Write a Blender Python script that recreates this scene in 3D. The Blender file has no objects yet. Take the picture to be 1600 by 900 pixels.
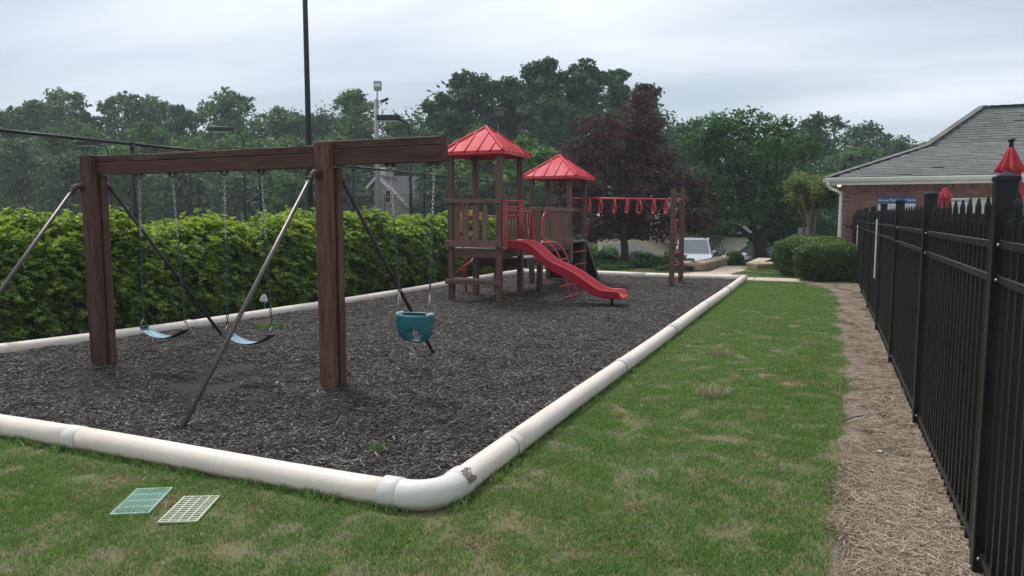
import bpy, bmesh, math, random
import numpy as np
from mathutils import Vector, Matrix, Euler
R = math.radians
rnd = random.Random(7)
nrs = np.random.RandomState(11)
scn = bpy.context.scene
COL = scn.collection

# ------------------------------------------------------------------ camera
W = math.atan(497/1150*math.cos(math.atan(112/1150)))
P = math.atan(112/1150)
EYE = 1.62
HAZE = 0.0010
CLOUD = (3.1, 0.4)
cam = bpy.data.cameras.new('camera')
cam.sensor_width = 36.0
cam.lens = 36.0*1150/1600
cam.clip_end = 2000
camo = bpy.data.objects.new('camera', cam)
COL.objects.link(camo)
camo.location = (0, 0, EYE)
camo.rotation_euler = (math.pi/2-P, 0, W)
scn.camera = camo

# ------------------------------------------------------------------ world and sun
SUN_EL, SUN_AZ = 58, -55            # azimuth measured from +Y towards +X
w = bpy.data.worlds.new('World')
scn.world = w
w.use_nodes = True
nt = w.node_tree
nt.nodes.clear()
def N(nt, t, **k):
    n = nt.nodes.new(t)
    for a, b in k.items():
        setattr(n, a, b)
    return n
def ramp(nt, stops, src=None, interp='LINEAR'):
    n = nt.nodes.new('ShaderNodeValToRGB')
    cr = n.color_ramp
    cr.interpolation = interp
    while len(cr.elements) < len(stops):
        cr.elements.new(0.5)
    for e, (p, c) in zip(cr.elements, stops):
        e.position = p
        e.color = (c[0], c[1], c[2], 1) if hasattr(c, '__len__') else (c, c, c, 1)
    if src is not None:
        nt.links.new(src, n.inputs[0])
    return n
out = N(nt, 'ShaderNodeOutputWorld')
bg = N(nt, 'ShaderNodeBackground')
bg.inputs['Strength'].default_value = 0.1
sky = N(nt, 'ShaderNodeTexSky', sky_type='NISHITA')
sky.sun_disc = False
sky.sun_elevation = R(SUN_EL)
sky.sun_rotation = R(SUN_AZ)
tc = N(nt, 'ShaderNodeTexCoord')
sep = N(nt, 'ShaderNodeSeparateXYZ')
nt.links.new(tc.outputs['Generated'], sep.inputs[0])
zz = N(nt, 'ShaderNodeMath', operation='MAXIMUM'); zz.inputs[1].default_value = 0.0
nt.links.new(sep.outputs[2], zz.inputs[0])
za = N(nt, 'ShaderNodeMath', operation='ADD'); za.inputs[1].default_value = 0.14
nt.links.new(zz.outputs[0], za.inputs[0])
dx = N(nt, 'ShaderNodeMath', operation='DIVIDE'); dy = N(nt, 'ShaderNodeMath', operation='DIVIDE')
nt.links.new(sep.outputs[0], dx.inputs[0]); nt.links.new(za.outputs[0], dx.inputs[1])
nt.links.new(sep.outputs[1], dy.inputs[0]); nt.links.new(za.outputs[0], dy.inputs[1])
cb = N(nt, 'ShaderNodeCombineXYZ')
mp_ = N(nt, 'ShaderNodeMapping'); mp_.inputs['Rotation'].default_value = (0, 0, -0.35); mp_.inputs['Scale'].default_value = (0.5, 1.15, 1); mp_.inputs['Location'].default_value = (CLOUD[0], CLOUD[1], 0)
nt.links.new(dx.outputs[0], cb.inputs[0]); nt.links.new(dy.outputs[0], cb.inputs[1])
nt.links.new(cb.outputs[0], mp_.inputs[0])
n1 = N(nt, 'ShaderNodeTexNoise'); n1.inputs['Scale'].default_value = 0.60; n1.inputs['Detail'].default_value = 6; n1.inputs['Roughness'].default_value = 0.48
n1.inputs['Distortion'].default_value = 0.25
nt.links.new(mp_.outputs[0], n1.inputs['Vector'])
cr = ramp(nt, [(0.32, (1.95, 2.3, 2.65)), (0.44, (2.4, 2.75, 3.1)), (0.52, (3.0, 3.3, 3.65)), (0.62, (4.0, 4.2, 4.5)), (0.74, (4.9, 5.0, 5.25))], n1.outputs[0])
mx = N(nt, 'ShaderNodeMix', data_type='RGBA'); mx.inputs[0].default_value = 0.93
nt.links.new(sky.outputs[0], mx.inputs[6]); nt.links.new(cr.outputs[0], mx.inputs[7])
nt.links.new(mx.outputs[2], bg.inputs['Color'])
nt.links.new(bg.outputs[0], out.inputs[0])

sl = bpy.data.lights.new('sun', 'SUN')
sl.energy = 1.5
sl.angle = R(18)
sl.color = (1.0, 0.965, 0.91)
slo = bpy.data.objects.new('sun', sl)
COL.objects.link(slo)
sd = Vector((math.sin(R(SUN_AZ))*math.cos(R(SUN_EL)), math.cos(R(SUN_AZ))*math.cos(R(SUN_EL)), math.sin(R(SUN_EL))))
slo.rotation_euler = sd.to_track_quat('Z', 'Y').to_euler()

scn.view_settings.view_transform = 'Standard'
scn.view_settings.look = 'None'
scn.view_settings.exposure = 1.28
scn.view_settings.gamma = 1.0
scn.cycles.max_bounces = 6
scn.cycles.transparent_max_bounces = 8
scn.cycles.use_denoising = True

# ------------------------------------------------------------------ helpers
def spot(px, depth, z=0.0):
    """a point at a distance along the view axis, in the direction of a column of the photograph"""
    a = (px-800)/1150*depth
    c, s = math.cos(W), math.sin(W)
    return Vector((a*c-depth*s, a*s+depth*c, z))

def sstep(a, b, v):
    t = min(1, max(0, (v-a)/(b-a)))
    return t*t*(3-2*t)

def terr(x, y):
    """ground height: level round the playground, falling away to the road behind it"""
    d = y*0.96-x*0.28
    f = sstep(-12.5, -8.0, x)
    z = -0.8*sstep(24.0, 33.0, d) - 0.8*sstep(36, 42, d) - 1.6*sstep(47, 64, d)
    g = 1-sstep(0.2, 1.2, x)
    return z*f*g - 1.0*sstep(60, 110, d)*(1-f*g)

class MB:
    def __init__(s):
        s.v = []; s.f = []; s.g = []; s.t = []; s.sm = []; s.uv = None
    def add(s, verts, faces, gco=None, tint=None, smooth=False):
        o = len(s.v)
        s.v += [tuple(v) for v in verts]
        s.f += [tuple(i+o for i in f) for f in faces]
        s.g += [tuple(c) for c in (gco if gco is not None else verts)]
        t = rnd.random() if tint is None else tint
        s.t += [t]*len(verts)
        s.sm += [smooth]*len(faces)
        return s
    def box(s, c, size, rot=None, bevel=0.004, tint=None, taper=None):
        hx, hy, hz = size[0]/2, size[1]/2, size[2]/2
        b = min(bevel, hx*.45, hy*.45, hz*.45)
        vs = []; idx = {}
        for sx in (-1, 1):
            for sy in (-1, 1):
                for sz in (-1, 1):
                    for ax in range(3):
                        p = [sx*(hx-b), sy*(hy-b), sz*(hz-b)]
                        p[ax] = (sx*hx, sy*hy, sz*hz)[ax]
                        idx[(sx, sy, sz, ax)] = len(vs)
                        vs.append(Vector(p))
        fs = []
        q = ((-1, -1), (1, -1), (1, 1), (-1, 1))
        def key(ax, sgn, a, bb):
            k = [0, 0, 0]; k[ax] = sgn; o = [i for i in range(3) if i != ax]
            k[o[0]] = a; k[o[1]] = bb
            return tuple(k)
        for ax in range(3):
            for sgn in (-1, 1):
                f = [idx[key(ax, sgn, a, bb)+(ax,)] for a, bb in q]
                flip = (sgn == -1) != (ax == 1)
                fs.append(tuple(reversed(f)) if flip else tuple(f))
        for ax in range(3):            # edges running along ax
            o = [i for i in range(3) if i != ax]
            for a in (-1, 1):
                for bb in (-1, 1):
                    k0 = [0, 0, 0]; k0[ax] = -1; k0[o[0]] = a; k0[o[1]] = bb
                    k1 = list(k0); k1[ax] = 1
                    f = [idx[tuple(k0)+(o[0],)], idx[tuple(k1)+(o[0],)], idx[tuple(k1)+(o[1],)], idx[tuple(k0)+(o[1],)]]
                    fs.append(tuple(f))
        for sx in (-1, 1):
            for sy in (-1, 1):
                for sz in (-1, 1):
                    fs.append(tuple(idx[(sx, sy, sz, a)] for a in range(3)))
        # consistent outward orientation
        ff = []
        for f in fs:
            p = [vs[i] for i in f]
            n = (p[1]-p[0]).cross(p[2]-p[0])
            cen = sum(p, Vector())/len(p)
            ff.append(f if n.dot(cen) > 0 else tuple(reversed(f)))
        L = [hx, hy, hz].index(max(hx, hy, hz))
        perm = {0: (0, 1, 2), 1: (1, 0, 2), 2: (2, 0, 1)}[L]
        off = Vector((rnd.random()*30, rnd.random()*30, rnd.random()*30))
        g = [Vector((v[perm[0]], v[perm[1]], v[perm[2]]))+off for v in vs]
        m = rot if rot is not None else Matrix.Identity(3)
        if isinstance(m, Euler): m = m.to_matrix()
        c = Vector(c)
        if taper: vs = [Vector((v.x*(taper if v.z > 0 else 1), v.y*(taper if v.z > 0 else 1), v.z)) for v in vs]
        return s.add([m @ v+c for v in vs], ff, g, tint)
    def beam(s, p0, p1, wd, ht, bevel=0.004, up=(0, 0, 1), tint=None):
        p0, p1 = Vector(p0), Vector(p1)
        d = p1-p0
        x = d.normalized(); y = Vector(up).cross(x)
        if y.length < 1e-4: y = Vector((0, 1, 0))
        y.normalize(); z = x.cross(y)
        m = Matrix((x, y, z)).transposed()
        return s.box((p0+p1)/2, (d.length, wd, ht), m, bevel, tint)
    def tube(s, pts, r, seg=8, closed=False, cap=True, tint=None, flat=1.0):
        pts = [Vector(p) for p in pts]
        n = len(pts)
        rs = r if hasattr(r, '__len__') else [r]*n
        vs = []; fs = []; g = []
        prev = None; L = 0
        off = rnd.random()*20
        for i, p in enumerate(pts):
            if closed: t = pts[(i+1) % n]-pts[i-1]
            else: t = pts[min(i+1, n-1)]-pts[max(i-1, 0)]
            if t.length < 1e-9: t = Vector((0, 0, 1))
            t.normalize()
            if prev is None:
                a = t.cross(Vector((0, 0, 1)))
                if a.length < 0.05: a = t.cross(Vector((0, 1, 0)))
                a.normalize()
            else:
                a = prev-t*prev.dot(t)
                a.normalize()
            prev = a
            b = t.cross(a)
            if i: L += (p-pts[i-1]).length
            for k in range(seg):
                th = 2*math.pi*k/seg
                vs.append(p+(a*math.cos(th)+b*math.sin(th)*flat)*rs[i])
                g.append((L+off, math.cos(th)*rs[i], math.sin(th)*rs[i]))
        m = n if closed else n-1
        for i in range(m):
            for k in range(seg):
                j = (i+1) % n
                fs.append((i*seg+k, i*seg+(k+1) % seg, j*seg+(k+1) % seg, j*seg+k))
        s.add(vs, fs, g, tint, True)
        if cap and not closed:
            o = len(s.v)-len(vs)
            s.f.append(tuple(o+k for k in reversed(range(seg)))); s.sm.append(False)
            s.f.append(tuple(o+(n-1)*seg+k for k in range(seg))); s.sm.append(False)
        return s
    def cyl(s, p0, p1, r, seg=12, r1=None, tint=None):
        return s.tube([p0, p1], [r, r if r1 is None else r1], seg, tint=tint)
    def sphere(s, c, r, seg=10, rings=7, sc=(1, 1, 1), tint=None):
        vs = [Vector((0, 0, r*sc[2]))+Vector(c)]
        for i in range(1, rings):
            a = math.pi*i/rings
            for k in range(seg):
                t = 2*math.pi*k/seg
                vs.append(Vector((r*sc[0]*math.sin(a)*math.cos(t), r*sc[1]*math.sin(a)*math.sin(t), r*sc[2]*math.cos(a)))+Vector(c))
        vs.append(Vector((0, 0, -r*sc[2]))+Vector(c))
        fs = [(0, 1+k, 1+(k+1) % seg) for k in range(seg)]
        for i in range(rings-2):
            for k in range(seg):
                a = 1+i*seg
                fs.append((a+k, a+seg+k, a+seg+(k+1) % seg, a+(k+1) % seg))
        l = len(vs)-1; a = 1+(rings-2)*seg
        fs += [(l, a+(k+1) % seg, a+k) for k in range(seg)]
        return s.add(vs, fs, None, tint, True)
    def prism(s, poly, axis, lo, hi, tint=None, smooth=False):
        """polygon (list of 2-tuples) in the plane normal to axis, extruded lo..hi"""
        def mk(p, h):
            if axis == 'x': return (h, p[0], p[1])
            if axis == 'y': return (p[0], h, p[1])
            return (p[0], p[1], h)
        n = len(poly)
        vs = [mk(p, lo) for p in poly]+[mk(p, hi) for p in poly]
        fs = [tuple(range(n)), tuple(reversed(range(n, 2*n)))]
        fs += [(i, i+n, (i+1) % n+n, (i+1) % n) for i in range(n)]
        s.add(vs, fs, None, tint, smooth)
        return s
    def mesh(s, name, fix=False):
        me = bpy.data.meshes.new(name)
        me.from_pydata(s.v, [], s.f)
        a = me.attributes.new('gco', 'FLOAT_VECTOR', 'POINT')
        a.data.foreach_set('vector', np.array(s.g, dtype=np.float32).ravel())
        a = me.attributes.new('tint', 'FLOAT', 'POINT')
        a.data.foreach_set('value', np.array(s.t, dtype=np.float32))
        me.polygons.foreach_set('use_smooth', s.sm)
        if fix:
            bm = bmesh.new(); bm.from_mesh(me)
            bmesh.ops.recalc_face_normals(bm, faces=bm.faces)
            bm.to_mesh(me); bm.free()
        me.update()
        return me
    def build(s, name, mat, parent=None, fix=False, label=None, loc=None):
        me = s.mesh(name, fix)
        return mkobj(name, me, mat, parent, label, loc)

def mkobj(name, me, mat, parent=None, label=None, loc=None):
    if mat is not None and len(me.materials) == 0:
        me.materials.append(mat)
    o = bpy.data.objects.new(name, me)
    COL.objects.link(o)
    if parent is not None: o.parent = parent
    if label: o['label'] = label
    if loc is not None: o.location = loc
    return o

def thing(name, label, cat, loc=(0, 0, 0), rz=0, group=None):
    o = bpy.data.objects.new(name, None)
    o.empty_display_size = 0.1
    COL.objects.link(o)
    o.location = loc; o.rotation_euler = (0, 0, rz)
    o['label'] = label; o['category'] = cat
    if group: o['group'] = group
    return o
def tag(o, label, cat, group=None):
    o['label'] = label; o['category'] = cat
    if group: o['group'] = group
    return o
def struct(o):
    o['kind'] = 'structure'; return o
def stuff(o):
    o['kind'] = 'stuff'; return o
def place(me, name, parent, loc, rot=(0, 0, 0), scale=(1, 1, 1), mat=None):
    o = mkobj(name, me, mat, parent)
    o.location = loc; o.rotation_euler = rot; o.scale = scale
    return o

# ------------------------------------------------------------------ materials
def newmat(name):
    m = bpy.data.materials.new(name); m.use_nodes = True
    nt = m.node_tree; nt.nodes.clear()
    o = N(nt, 'ShaderNodeOutputMaterial'); b = N(nt, 'ShaderNodeBsdfPrincipled')
    nt.links.new(b.outputs[0], o.inputs[0])
    return m, nt, b
def attr(nt, name): return N(nt, 'ShaderNodeAttribute', attribute_name=name)
def noise(nt, vec, scale, detail=4, rough=0.55, sc3=None, dist=0):
    n = N(nt, 'ShaderNodeTexNoise')
    n.inputs['Scale'].default_value = scale; n.inputs['Detail'].default_value = detail
    n.inputs['Roughness'].default_value = rough; n.inputs['Distortion'].default_value = dist
    if sc3:
        mp = N(nt, 'ShaderNodeMapping'); mp.inputs['Scale'].default_value = sc3
        nt.links.new(vec, mp.inputs[0]); vec = mp.outputs[0]
    if vec is not None: nt.links.new(vec, n.inputs['Vector'])
    return n
def mixc(nt, fac, a, b, mode='MIX'):
    m = N(nt, 'ShaderNodeMix', data_type='RGBA', blend_type=mode)
    for i, v in ((0, fac), (6, a), (7, b)):
        if hasattr(v, 'links') or hasattr(v, 'is_linked'): nt.links.new(v, m.inputs[i])
        elif i == 0: m.inputs[0].default_value = v
        else: m.inputs[i].default_value = (v[0], v[1], v[2], 1)
    return m.outputs[2]
def bump(nt, b, h, strength=0.3, dist=0.01):
    n = N(nt, 'ShaderNodeBump'); n.inputs['Strength'].default_value = strength; n.inputs['Distance'].default_value = dist
    nt.links.new(h, n.inputs['Height']); nt.links.new(n.outputs[0], b.inputs['Normal'])

def wood(name, c1, c2, c3, rough=0.72, wear=0.25, fine=1.0):
    m, nt, b = newmat(name)
    g = attr(nt, 'gco'); t = attr(nt, 'tint')
    n1 = noise(nt, g.outputs['Vector'], 1.0, 5, 0.6, (2.2, 26*fine, 26*fine), 0.6)
    n2 = noise(nt, g.outputs['Vector'], 1.0, 3, 0.5, (6, 160*fine, 160*fine))
    n3 = noise(nt, g.outputs['Vector'], 1.4, 4, 0.6)
    r1 = ramp(nt, [(0.30, c1), (0.5, c2), (0.72, c3)], n1.outputs[0])
    c = mixc(nt, 0.35, r1.outputs[0], ramp(nt, [(0.3, (0.35,)*3), (0.7, (1.3,)*3)], n2.outputs[0]).outputs[0], 'MULTIPLY')
    tr = ramp(nt, [(0, (0.82,)*3), (1, (1.18,)*3)], t.outputs['Fac'])
    c = mixc(nt, 1.0, c, tr.outputs[0], 'MULTIPLY')
    wr = ramp(nt, [(0.60, 0.0), (0.78, wear)], n3.outputs[0])
    c = mixc(nt, wr.outputs[0], c, (0.27, 0.22, 0.19))
    # checks and cracks
    n4 = noise(nt, g.outputs['Vector'], 1.0, 2, 0.4, (1.1, 34*fine, 34*fine), 0.3)
    ck = ramp(nt, [(0.485, 1.0), (0.497, 0.25), (0.503, 0.25), (0.515, 1.0)], n4.outputs[0])
    c = mixc(nt, 0.55, c, ck.outputs[0], 'MULTIPLY')
    nt.links.new(c, b.inputs['Base Color'])
    b.inputs['Roughness'].default_value = rough
    b.inputs['Specular IOR Level'].default_value = 0.3
    h = mixc(nt, 0.5, n1.outputs[0], n2.outputs[0])
    h = mixc(nt, 0.6, h, ck.outputs[0], 'MULTIPLY')
    bump(nt, b, h, 0.5, 0.006)
    return m
def plain(name, col, rough=0.5, metal=0.0, var=0.12, scale=6, bumps=0.1, spec=0.5, dirt=None, world=False):
    m, nt, b = newmat(name)
    if world:
        src = N(nt, 'ShaderNodeNewGeometry').outputs['Position']
    else:
        src = N(nt, 'ShaderNodeTexCoord').outputs['Object']
    n1 = noise(nt, src, scale, 5, 0.6)
    lo = tuple(max(0, x*(1-var)) for x in col); hi = tuple(x*(1+var) for x in col)
    c = ramp(nt, [(0.3, lo), (0.7, hi)], n1.outputs[0]).outputs[0]
    if dirt:
        n2 = noise(nt, src, scale*0.6, 6, 0.7)
        c = mixc(nt, ramp(nt, [(0.5, 0.0), (0.75, dirt[3])], n2.outputs[0]).outputs[0], c, dirt[:3])
    nt.links.new(c, b.inputs['Base Color'])
    rr = ramp(nt, [(0.3, max(0, rough-0.08)), (0.7, min(1, rough+0.08))], n1.outputs[0])
    nt.links.new(rr.outputs[0], b.inputs['Roughness'])
    b.inputs['Metallic'].default_value = metal
    b.inputs['Specular IOR Level'].default_value = spec
    if bumps:
        n3 = noise(nt, src, scale*12, 3, 0.6)
        bump(nt, b, n3.outputs[0], bumps, 0.003)
    return m
def leafmat(name, dark, mid, light, rough=0.65, trans=0.3, sc=0.6, spec=0.15):
    m, nt, b = newmat(name)
    t = attr(nt, 'tint')
    geo = N(nt, 'ShaderNodeNewGeometry')
    n1 = noise(nt, geo.outputs['Position'], sc, 3, 0.6)
    ad = N(nt, 'ShaderNodeMath', operation='MULTIPLY_ADD')
    nt.links.new(n1.outputs[0], ad.inputs[0]); ad.inputs[1].default_value = 0.5
    nt.links.new(t.outputs['Fac'], ad.inputs[2])
    c = ramp(nt, [(0.25, dark), (0.75, mid), (1.25, light)], ad.outputs[0])
    c = ramp(nt, [(0.15, dark), (0.62, mid), (1.0, light)], None)
    sc_ = N(nt, 'ShaderNodeMath', operation='MULTIPLY'); sc_.inputs[1].default_value = 0.72
    nt.links.new(ad.outputs[0], sc_.inputs[0]); nt.links.new(sc_.outputs[0], c.inputs[0])
    nt.links.new(c.outputs[0], b.inputs['Base Color'])
    b.inputs['Roughness'].default_value = rough
    b.inputs['Specular IOR Level'].default_value = spec
    if trans:
        tr = N(nt, 'ShaderNodeBsdfTranslucent'); nt.links.new(c.outputs[0], tr.inputs[0])
        mxs = N(nt, 'ShaderNodeMixShader'); mxs.inputs[0].default_value = trans
        o = [n for n in nt.nodes if n.type == 'OUTPUT_MATERIAL'][0]
        nt.links.new(b.outputs[0], mxs.inputs[1]); nt.links.new(tr.outputs[0], mxs.inputs[2])
        nt.links.new(mxs.outputs[0], o.inputs[0])
    return m

M = {}
M['swing_wood'] = wood('swing_wood', (0.0482, 0.0242, 0.0179), (0.1061, 0.051, 0.0348), (0.1628, 0.0841, 0.0579), wear=0.30)
M['beam_wood'] = wood('beam_wood', (0.0384, 0.0183, 0.0148), (0.0789, 0.0365, 0.0269), (0.1225, 0.0602, 0.0435), wear=0.45)
M['play_wood'] = wood('play_wood', (0.116, 0.0607, 0.0474), (0.1842, 0.0996, 0.079), (0.2387, 0.1361, 0.1081), rough=0.6, wear=0.22)
M['post_wood'] = wood('post_wood', (0.0721, 0.0397, 0.0341), (0.1262, 0.0683, 0.057), (0.1802, 0.1013, 0.0828), rough=0.65, wear=0.2)
M['grey_wood'] = wood('grey_wood', (0.14, 0.12, 0.11), (0.22, 0.19, 0.175), (0.30, 0.265, 0.24), rough=0.85, wear=0.2)
M['red'] = plain('red_plastic', (0.50, 0.022, 0.045), 0.38, 0, 0.10, 4, 0.05, dirt=(0.45, 0.12, 0.12, 0.25))
M['red_roof'] = plain('red_roof_plastic', (0.50, 0.030, 0.046), 0.62, 0, 0.10, 3, 0.05, spec=0.25, dirt=(0.55, 0.18, 0.18, 0.4))
M['red_metal'] = plain('red_painted_metal', (0.46, 0.03, 0.045), 0.42, 0, 0.1, 9, 0.05, dirt=(0.5, 0.22, 0.2, 0.3))
M['fabric_red'] = plain('red_canvas', (0.36, 0.028, 0.036), 0.9, 0, 0.15, 12, 0.3)
def pvc(name, col):
    m, nt, b = newmat(name)
    geo = N(nt, 'ShaderNodeNewGeometry'); pos = geo.outputs['Position']
    n1 = noise(nt, pos, 3, 5, 0.65); n2 = noise(nt, pos, 1.3, 6, 0.7); n3 = noise(nt, pos, 16, 5, 0.7)
    c = ramp(nt, [(0.3, tuple(x*.93 for x in col)), (0.7, tuple(min(.85, x*1.05) for x in col))], n1.outputs[0]).outputs[0]
    c = mixc(nt, ramp(nt, [(0.52, 0.0), (0.72, 0.45)], n2.outputs[0]).outputs[0], c, (0.58, 0.44, 0.34))
    # splashed soil low on the pipe, ragged upper limit
    sp_ = N(nt, 'ShaderNodeSeparateXYZ'); nt.links.new(pos, sp_.inputs[0])
    ad = N(nt, 'ShaderNodeMath', operation='MULTIPLY_ADD'); nt.links.new(n3.outputs[0], ad.inputs[0]); ad.inputs[1].default_value = -0.055; nt.links.new(sp_.outputs[2], ad.inputs[2])
    c = mixc(nt, ramp(nt, [(0.0, 0.75), (0.02, 0.0)], ad.outputs[0]).outputs[0], c, (0.40, 0.29, 0.21))
    # scratches and mildew flecks
    n4 = noise(nt, pos, 1.0, 3, 0.5, (30, 9, 40), 0.8)
    c = mixc(nt, ramp(nt, [(0.495, 0.0), (0.4985, 0.45), (0.5015, 0.45), (0.505, 0.0)], n4.outputs[0]).outputs[0], c, (0.34, 0.27, 0.23)) if True else c
    n5 = noise(nt, pos, 55, 3, 0.6)
    c = mixc(nt, ramp(nt, [(0.70, 0.0), (0.74, 0.5)], n5.outputs[0]).outputs[0], c, (0.2, 0.17, 0.15))
    n6 = noise(nt, pos, 2.4, 2, 0.5)
    nt.links.new(c, b.inputs['Base Color']); b.inputs['Roughness'].default_value = 0.5; b.inputs['Specular IOR Level'].default_value = 0.35
    bump(nt, b, n3.outputs[0], 0.12, 0.004)
    return m
M['pvc'] = pvc('white_pvc', (0.72, 0.635, 0.565))
M['pvc_grey'] = pvc('pale_grey_pvc', (0.62, 0.595, 0.565))
M['black'] = plain('black_powder_coat', (0.0055, 0.0065, 0.008), 0.38, 0.0, 0.3, 8, 0.08, spec=0.34)
M['black_pole'] = plain('black_court_paint', (0.011, 0.013, 0.016), 0.5, 0, 0.2, 5, 0.08, spec=0.3)
M['pipe_metal'] = plain('brown_painted_pipe', (0.115, 0.095, 0.092), 0.42, 0.35, 0.2, 15, 0.15, dirt=(0.14, 0.07, 0.045, 0.5))
M['pipe_dark'] = plain('dark_brace_pipe', (0.04, 0.033, 0.032), 0.5, 0.3, 0.2, 15, 0.15)
M['rust'] = plain('rusty_fitting', (0.075, 0.052, 0.045), 0.7, 0.3, 0.3, 40, 0.4)
M['galv'] = plain('galvanised_steel', (0.42, 0.43, 0.44), 0.38, 0.85, 0.15, 30, 0.1)
M['chain_green'] = plain('green_coated_chain', (0.010, 0.045, 0.044), 0.42, 0, 0.2, 30, 0.05)
M['seat_teal'] = plain('blue_rubber', (0.13, 0.25, 0.31), 0.45, 0, 0.12, 20, 0.1, dirt=(0.2, 0.24, 0.26, 0.4))
M['seat_dark'] = plain('seat_underside', (0.03, 0.034, 0.037), 0.7, 0, 0.2, 20, 0.2)
M['bucket'] = plain('teal_rubber', (0.008, 0.115, 0.145), 0.45, 0, 0.12, 20, 0.1, dirt=(0.05, 0.16, 0.18, 0.4))
M['white'] = plain('white_paint', (0.72, 0.72, 0.70), 0.5, 0, 0.04, 5, 0.05)
M['gutter'] = plain('cream_gutter', (0.58, 0.60, 0.56), 0.45, 0, 0.04, 3, 0.05)
M['concrete'] = plain('tan_concrete', (0.47, 0.39, 0.30), 0.9, 0, 0.10, 1.3, 0.35, dirt=(0.33, 0.27, 0.21, 0.5), world=True)
M['deck_conc'] = plain('pool_deck_concrete', (0.42, 0.40, 0.36), 0.9, 0, 0.10, 1.3, 0.35, world=True)
M['asphalt'] = plain('asphalt', (0.075, 0.075, 0.078), 0.92, 0, 0.2, 2.0, 0.4, world=True)
M['walkgrey'] = plain('grey_path', (0.24, 0.235, 0.235), 0.92, 0, 0.12, 2.0, 0.3, world=True)
M['court'] = plain('court_surface', (0.05, 0.12, 0.075), 0.9, 0, 0.1, 0.7, 0.2, world=True)
M['stone'] = plain('tan_wall_block', (0.33, 0.26, 0.19), 0.95, 0, 0.2, 6, 0.6, dirt=(0.16, 0.12, 0.09, 0.5))
M['cap'] = plain('tan_wall_cap', (0.46, 0.37, 0.27), 0.92, 0, 0.1, 6, 0.4)
M['dark_void'] = plain('flat_black', (0.01, 0.01, 0.01), 0.9)
M['bark'] = plain('grey_bark', (0.115, 0.095, 0.082), 0.95, 0, 0.3, 8, 0.8)
M['bark_dark'] = plain('dark_bark', (0.035, 0.028, 0.025), 0.95, 0, 0.3, 8, 0.8)
M['bark_tan'] = plain('tan_smooth_bark', (0.25, 0.19, 0.14), 0.85, 0, 0.25, 5, 0.4)
M['leaf_far'] = leafmat('leaf_far', (0.0395, 0.0851, 0.0334), (0.0939, 0.189, 0.0627), (0.1778, 0.319, 0.0961), sc=0.35)
M['leaf_pine'] = leafmat('leaf_pine', (0.0276, 0.0679, 0.0346), (0.0621, 0.131, 0.0577), (0.1104, 0.2106, 0.0846), sc=0.35)
M['leaf_lime'] = leafmat('leaf_lime', (0.0527, 0.1088, 0.0277), (0.1229, 0.237, 0.0524), (0.2194, 0.3685, 0.0847), sc=0.6)
M['leaf_grey'] = leafmat('leaf_grey', (0.053, 0.0864, 0.0464), (0.1183, 0.1766, 0.0928), (0.204, 0.2784, 0.1428), sc=0.6)
M['leaf_oak'] = leafmat('leaf_oak', (0.0259, 0.0652, 0.0305), (0.0661, 0.1536, 0.0543), (0.1463, 0.2793, 0.0826), sc=1.0)
M['leaf_red'] = leafmat('leaf_red', (0.0282, 0.0185, 0.023), (0.0781, 0.0393, 0.0439), (0.1844, 0.0832, 0.0836), sc=1.2)
M['leaf_crape'] = leafmat('leaf_crape', (0.0585, 0.0998, 0.0312), (0.1462, 0.2085, 0.0562), (0.3412, 0.3444, 0.0936), sc=1.2)
M['leaf_hedge'] = leafmat('leaf_hedge', (0.0591, 0.1186, 0.027), (0.1831, 0.3043, 0.0586), (0.3692, 0.4899, 0.0946), rough=0.5, sc=2.5, trans=0.38, spec=0.25)
M['leaf_new'] = leafmat('leaf_new', (0.1943, 0.294, 0.0363), (0.3588, 0.476, 0.0545), (0.5681, 0.658, 0.0908), rough=0.4, sc=1.5, trans=0.42, spec=0.3)
M['leaf_box'] = leafmat('leaf_box', (0.025, 0.055, 0.0168), (0.0775, 0.14, 0.036), (0.1938, 0.2812, 0.072), rough=0.45, sc=2.0)
M['leaf_ground'] = leafmat('leaf_ground', (0.0232, 0.062, 0.0232), (0.062, 0.1511, 0.0504), (0.1356, 0.2712, 0.0814), sc=1.6)
M['shingle'] = None
M['glass_dark'] = plain('dark_glass', (0.02, 0.026, 0.03), 0.08, 0, 0.1, 3, 0, spec=0.9)
M['windscreen'] = plain('windscreen_glass', (0.20, 0.24, 0.27), 0.12, 0, 0.1, 2, 0, spec=0.8)
M['van_paint'] = plain('silver_white_paint', (0.62, 0.63, 0.67), 0.25, 0.25, 0.04, 3, 0)
M['dark_paint'] = plain('dark_car_paint', (0.016, 0.018, 0.02), 0.2, 0.3, 0.1, 3, 0)
M['silver_paint'] = plain('silver_car_paint', (0.40, 0.42, 0.45), 0.25, 0.4, 0.05, 3, 0)
M['rubber'] = plain('tyre_rubber', (0.02, 0.02, 0.02), 0.85)
M['siding'] = plain('beige_siding', (0.72, 0.66, 0.55), 0.8, 0, 0.05, 2, 0.1)
M['siding_grey'] = plain('grey_beige_siding', (0.36, 0.34, 0.29), 0.8, 0, 0.05, 2, 0.1)
M['roof_grey'] = plain('far_roof', (0.085, 0.085, 0.095), 0.9, 0, 0.15, 5, 0.3)
M['sign_blue'] = plain('sign_blue', (0.02, 0.07, 0.28), 0.4, 0, 0.03, 3, 0)
M['sign_white'] = plain('sign_white', (0.66, 0.68, 0.68), 0.4, 0, 0.03, 3, 0)
M['sign_pale'] = plain('sign_pale_green', (0.52, 0.58, 0.46), 0.4, 0, 0.03, 3, 0)
M['ink'] = plain('sign_ink', (0.02, 0.025, 0.035), 0.5, 0, 0, 3, 0)
M['grate_teal'] = plain('teal_grate_plastic', (0.24, 0.40, 0.33), 0.5, 0, 0.06, 20, 0.1)
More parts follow.
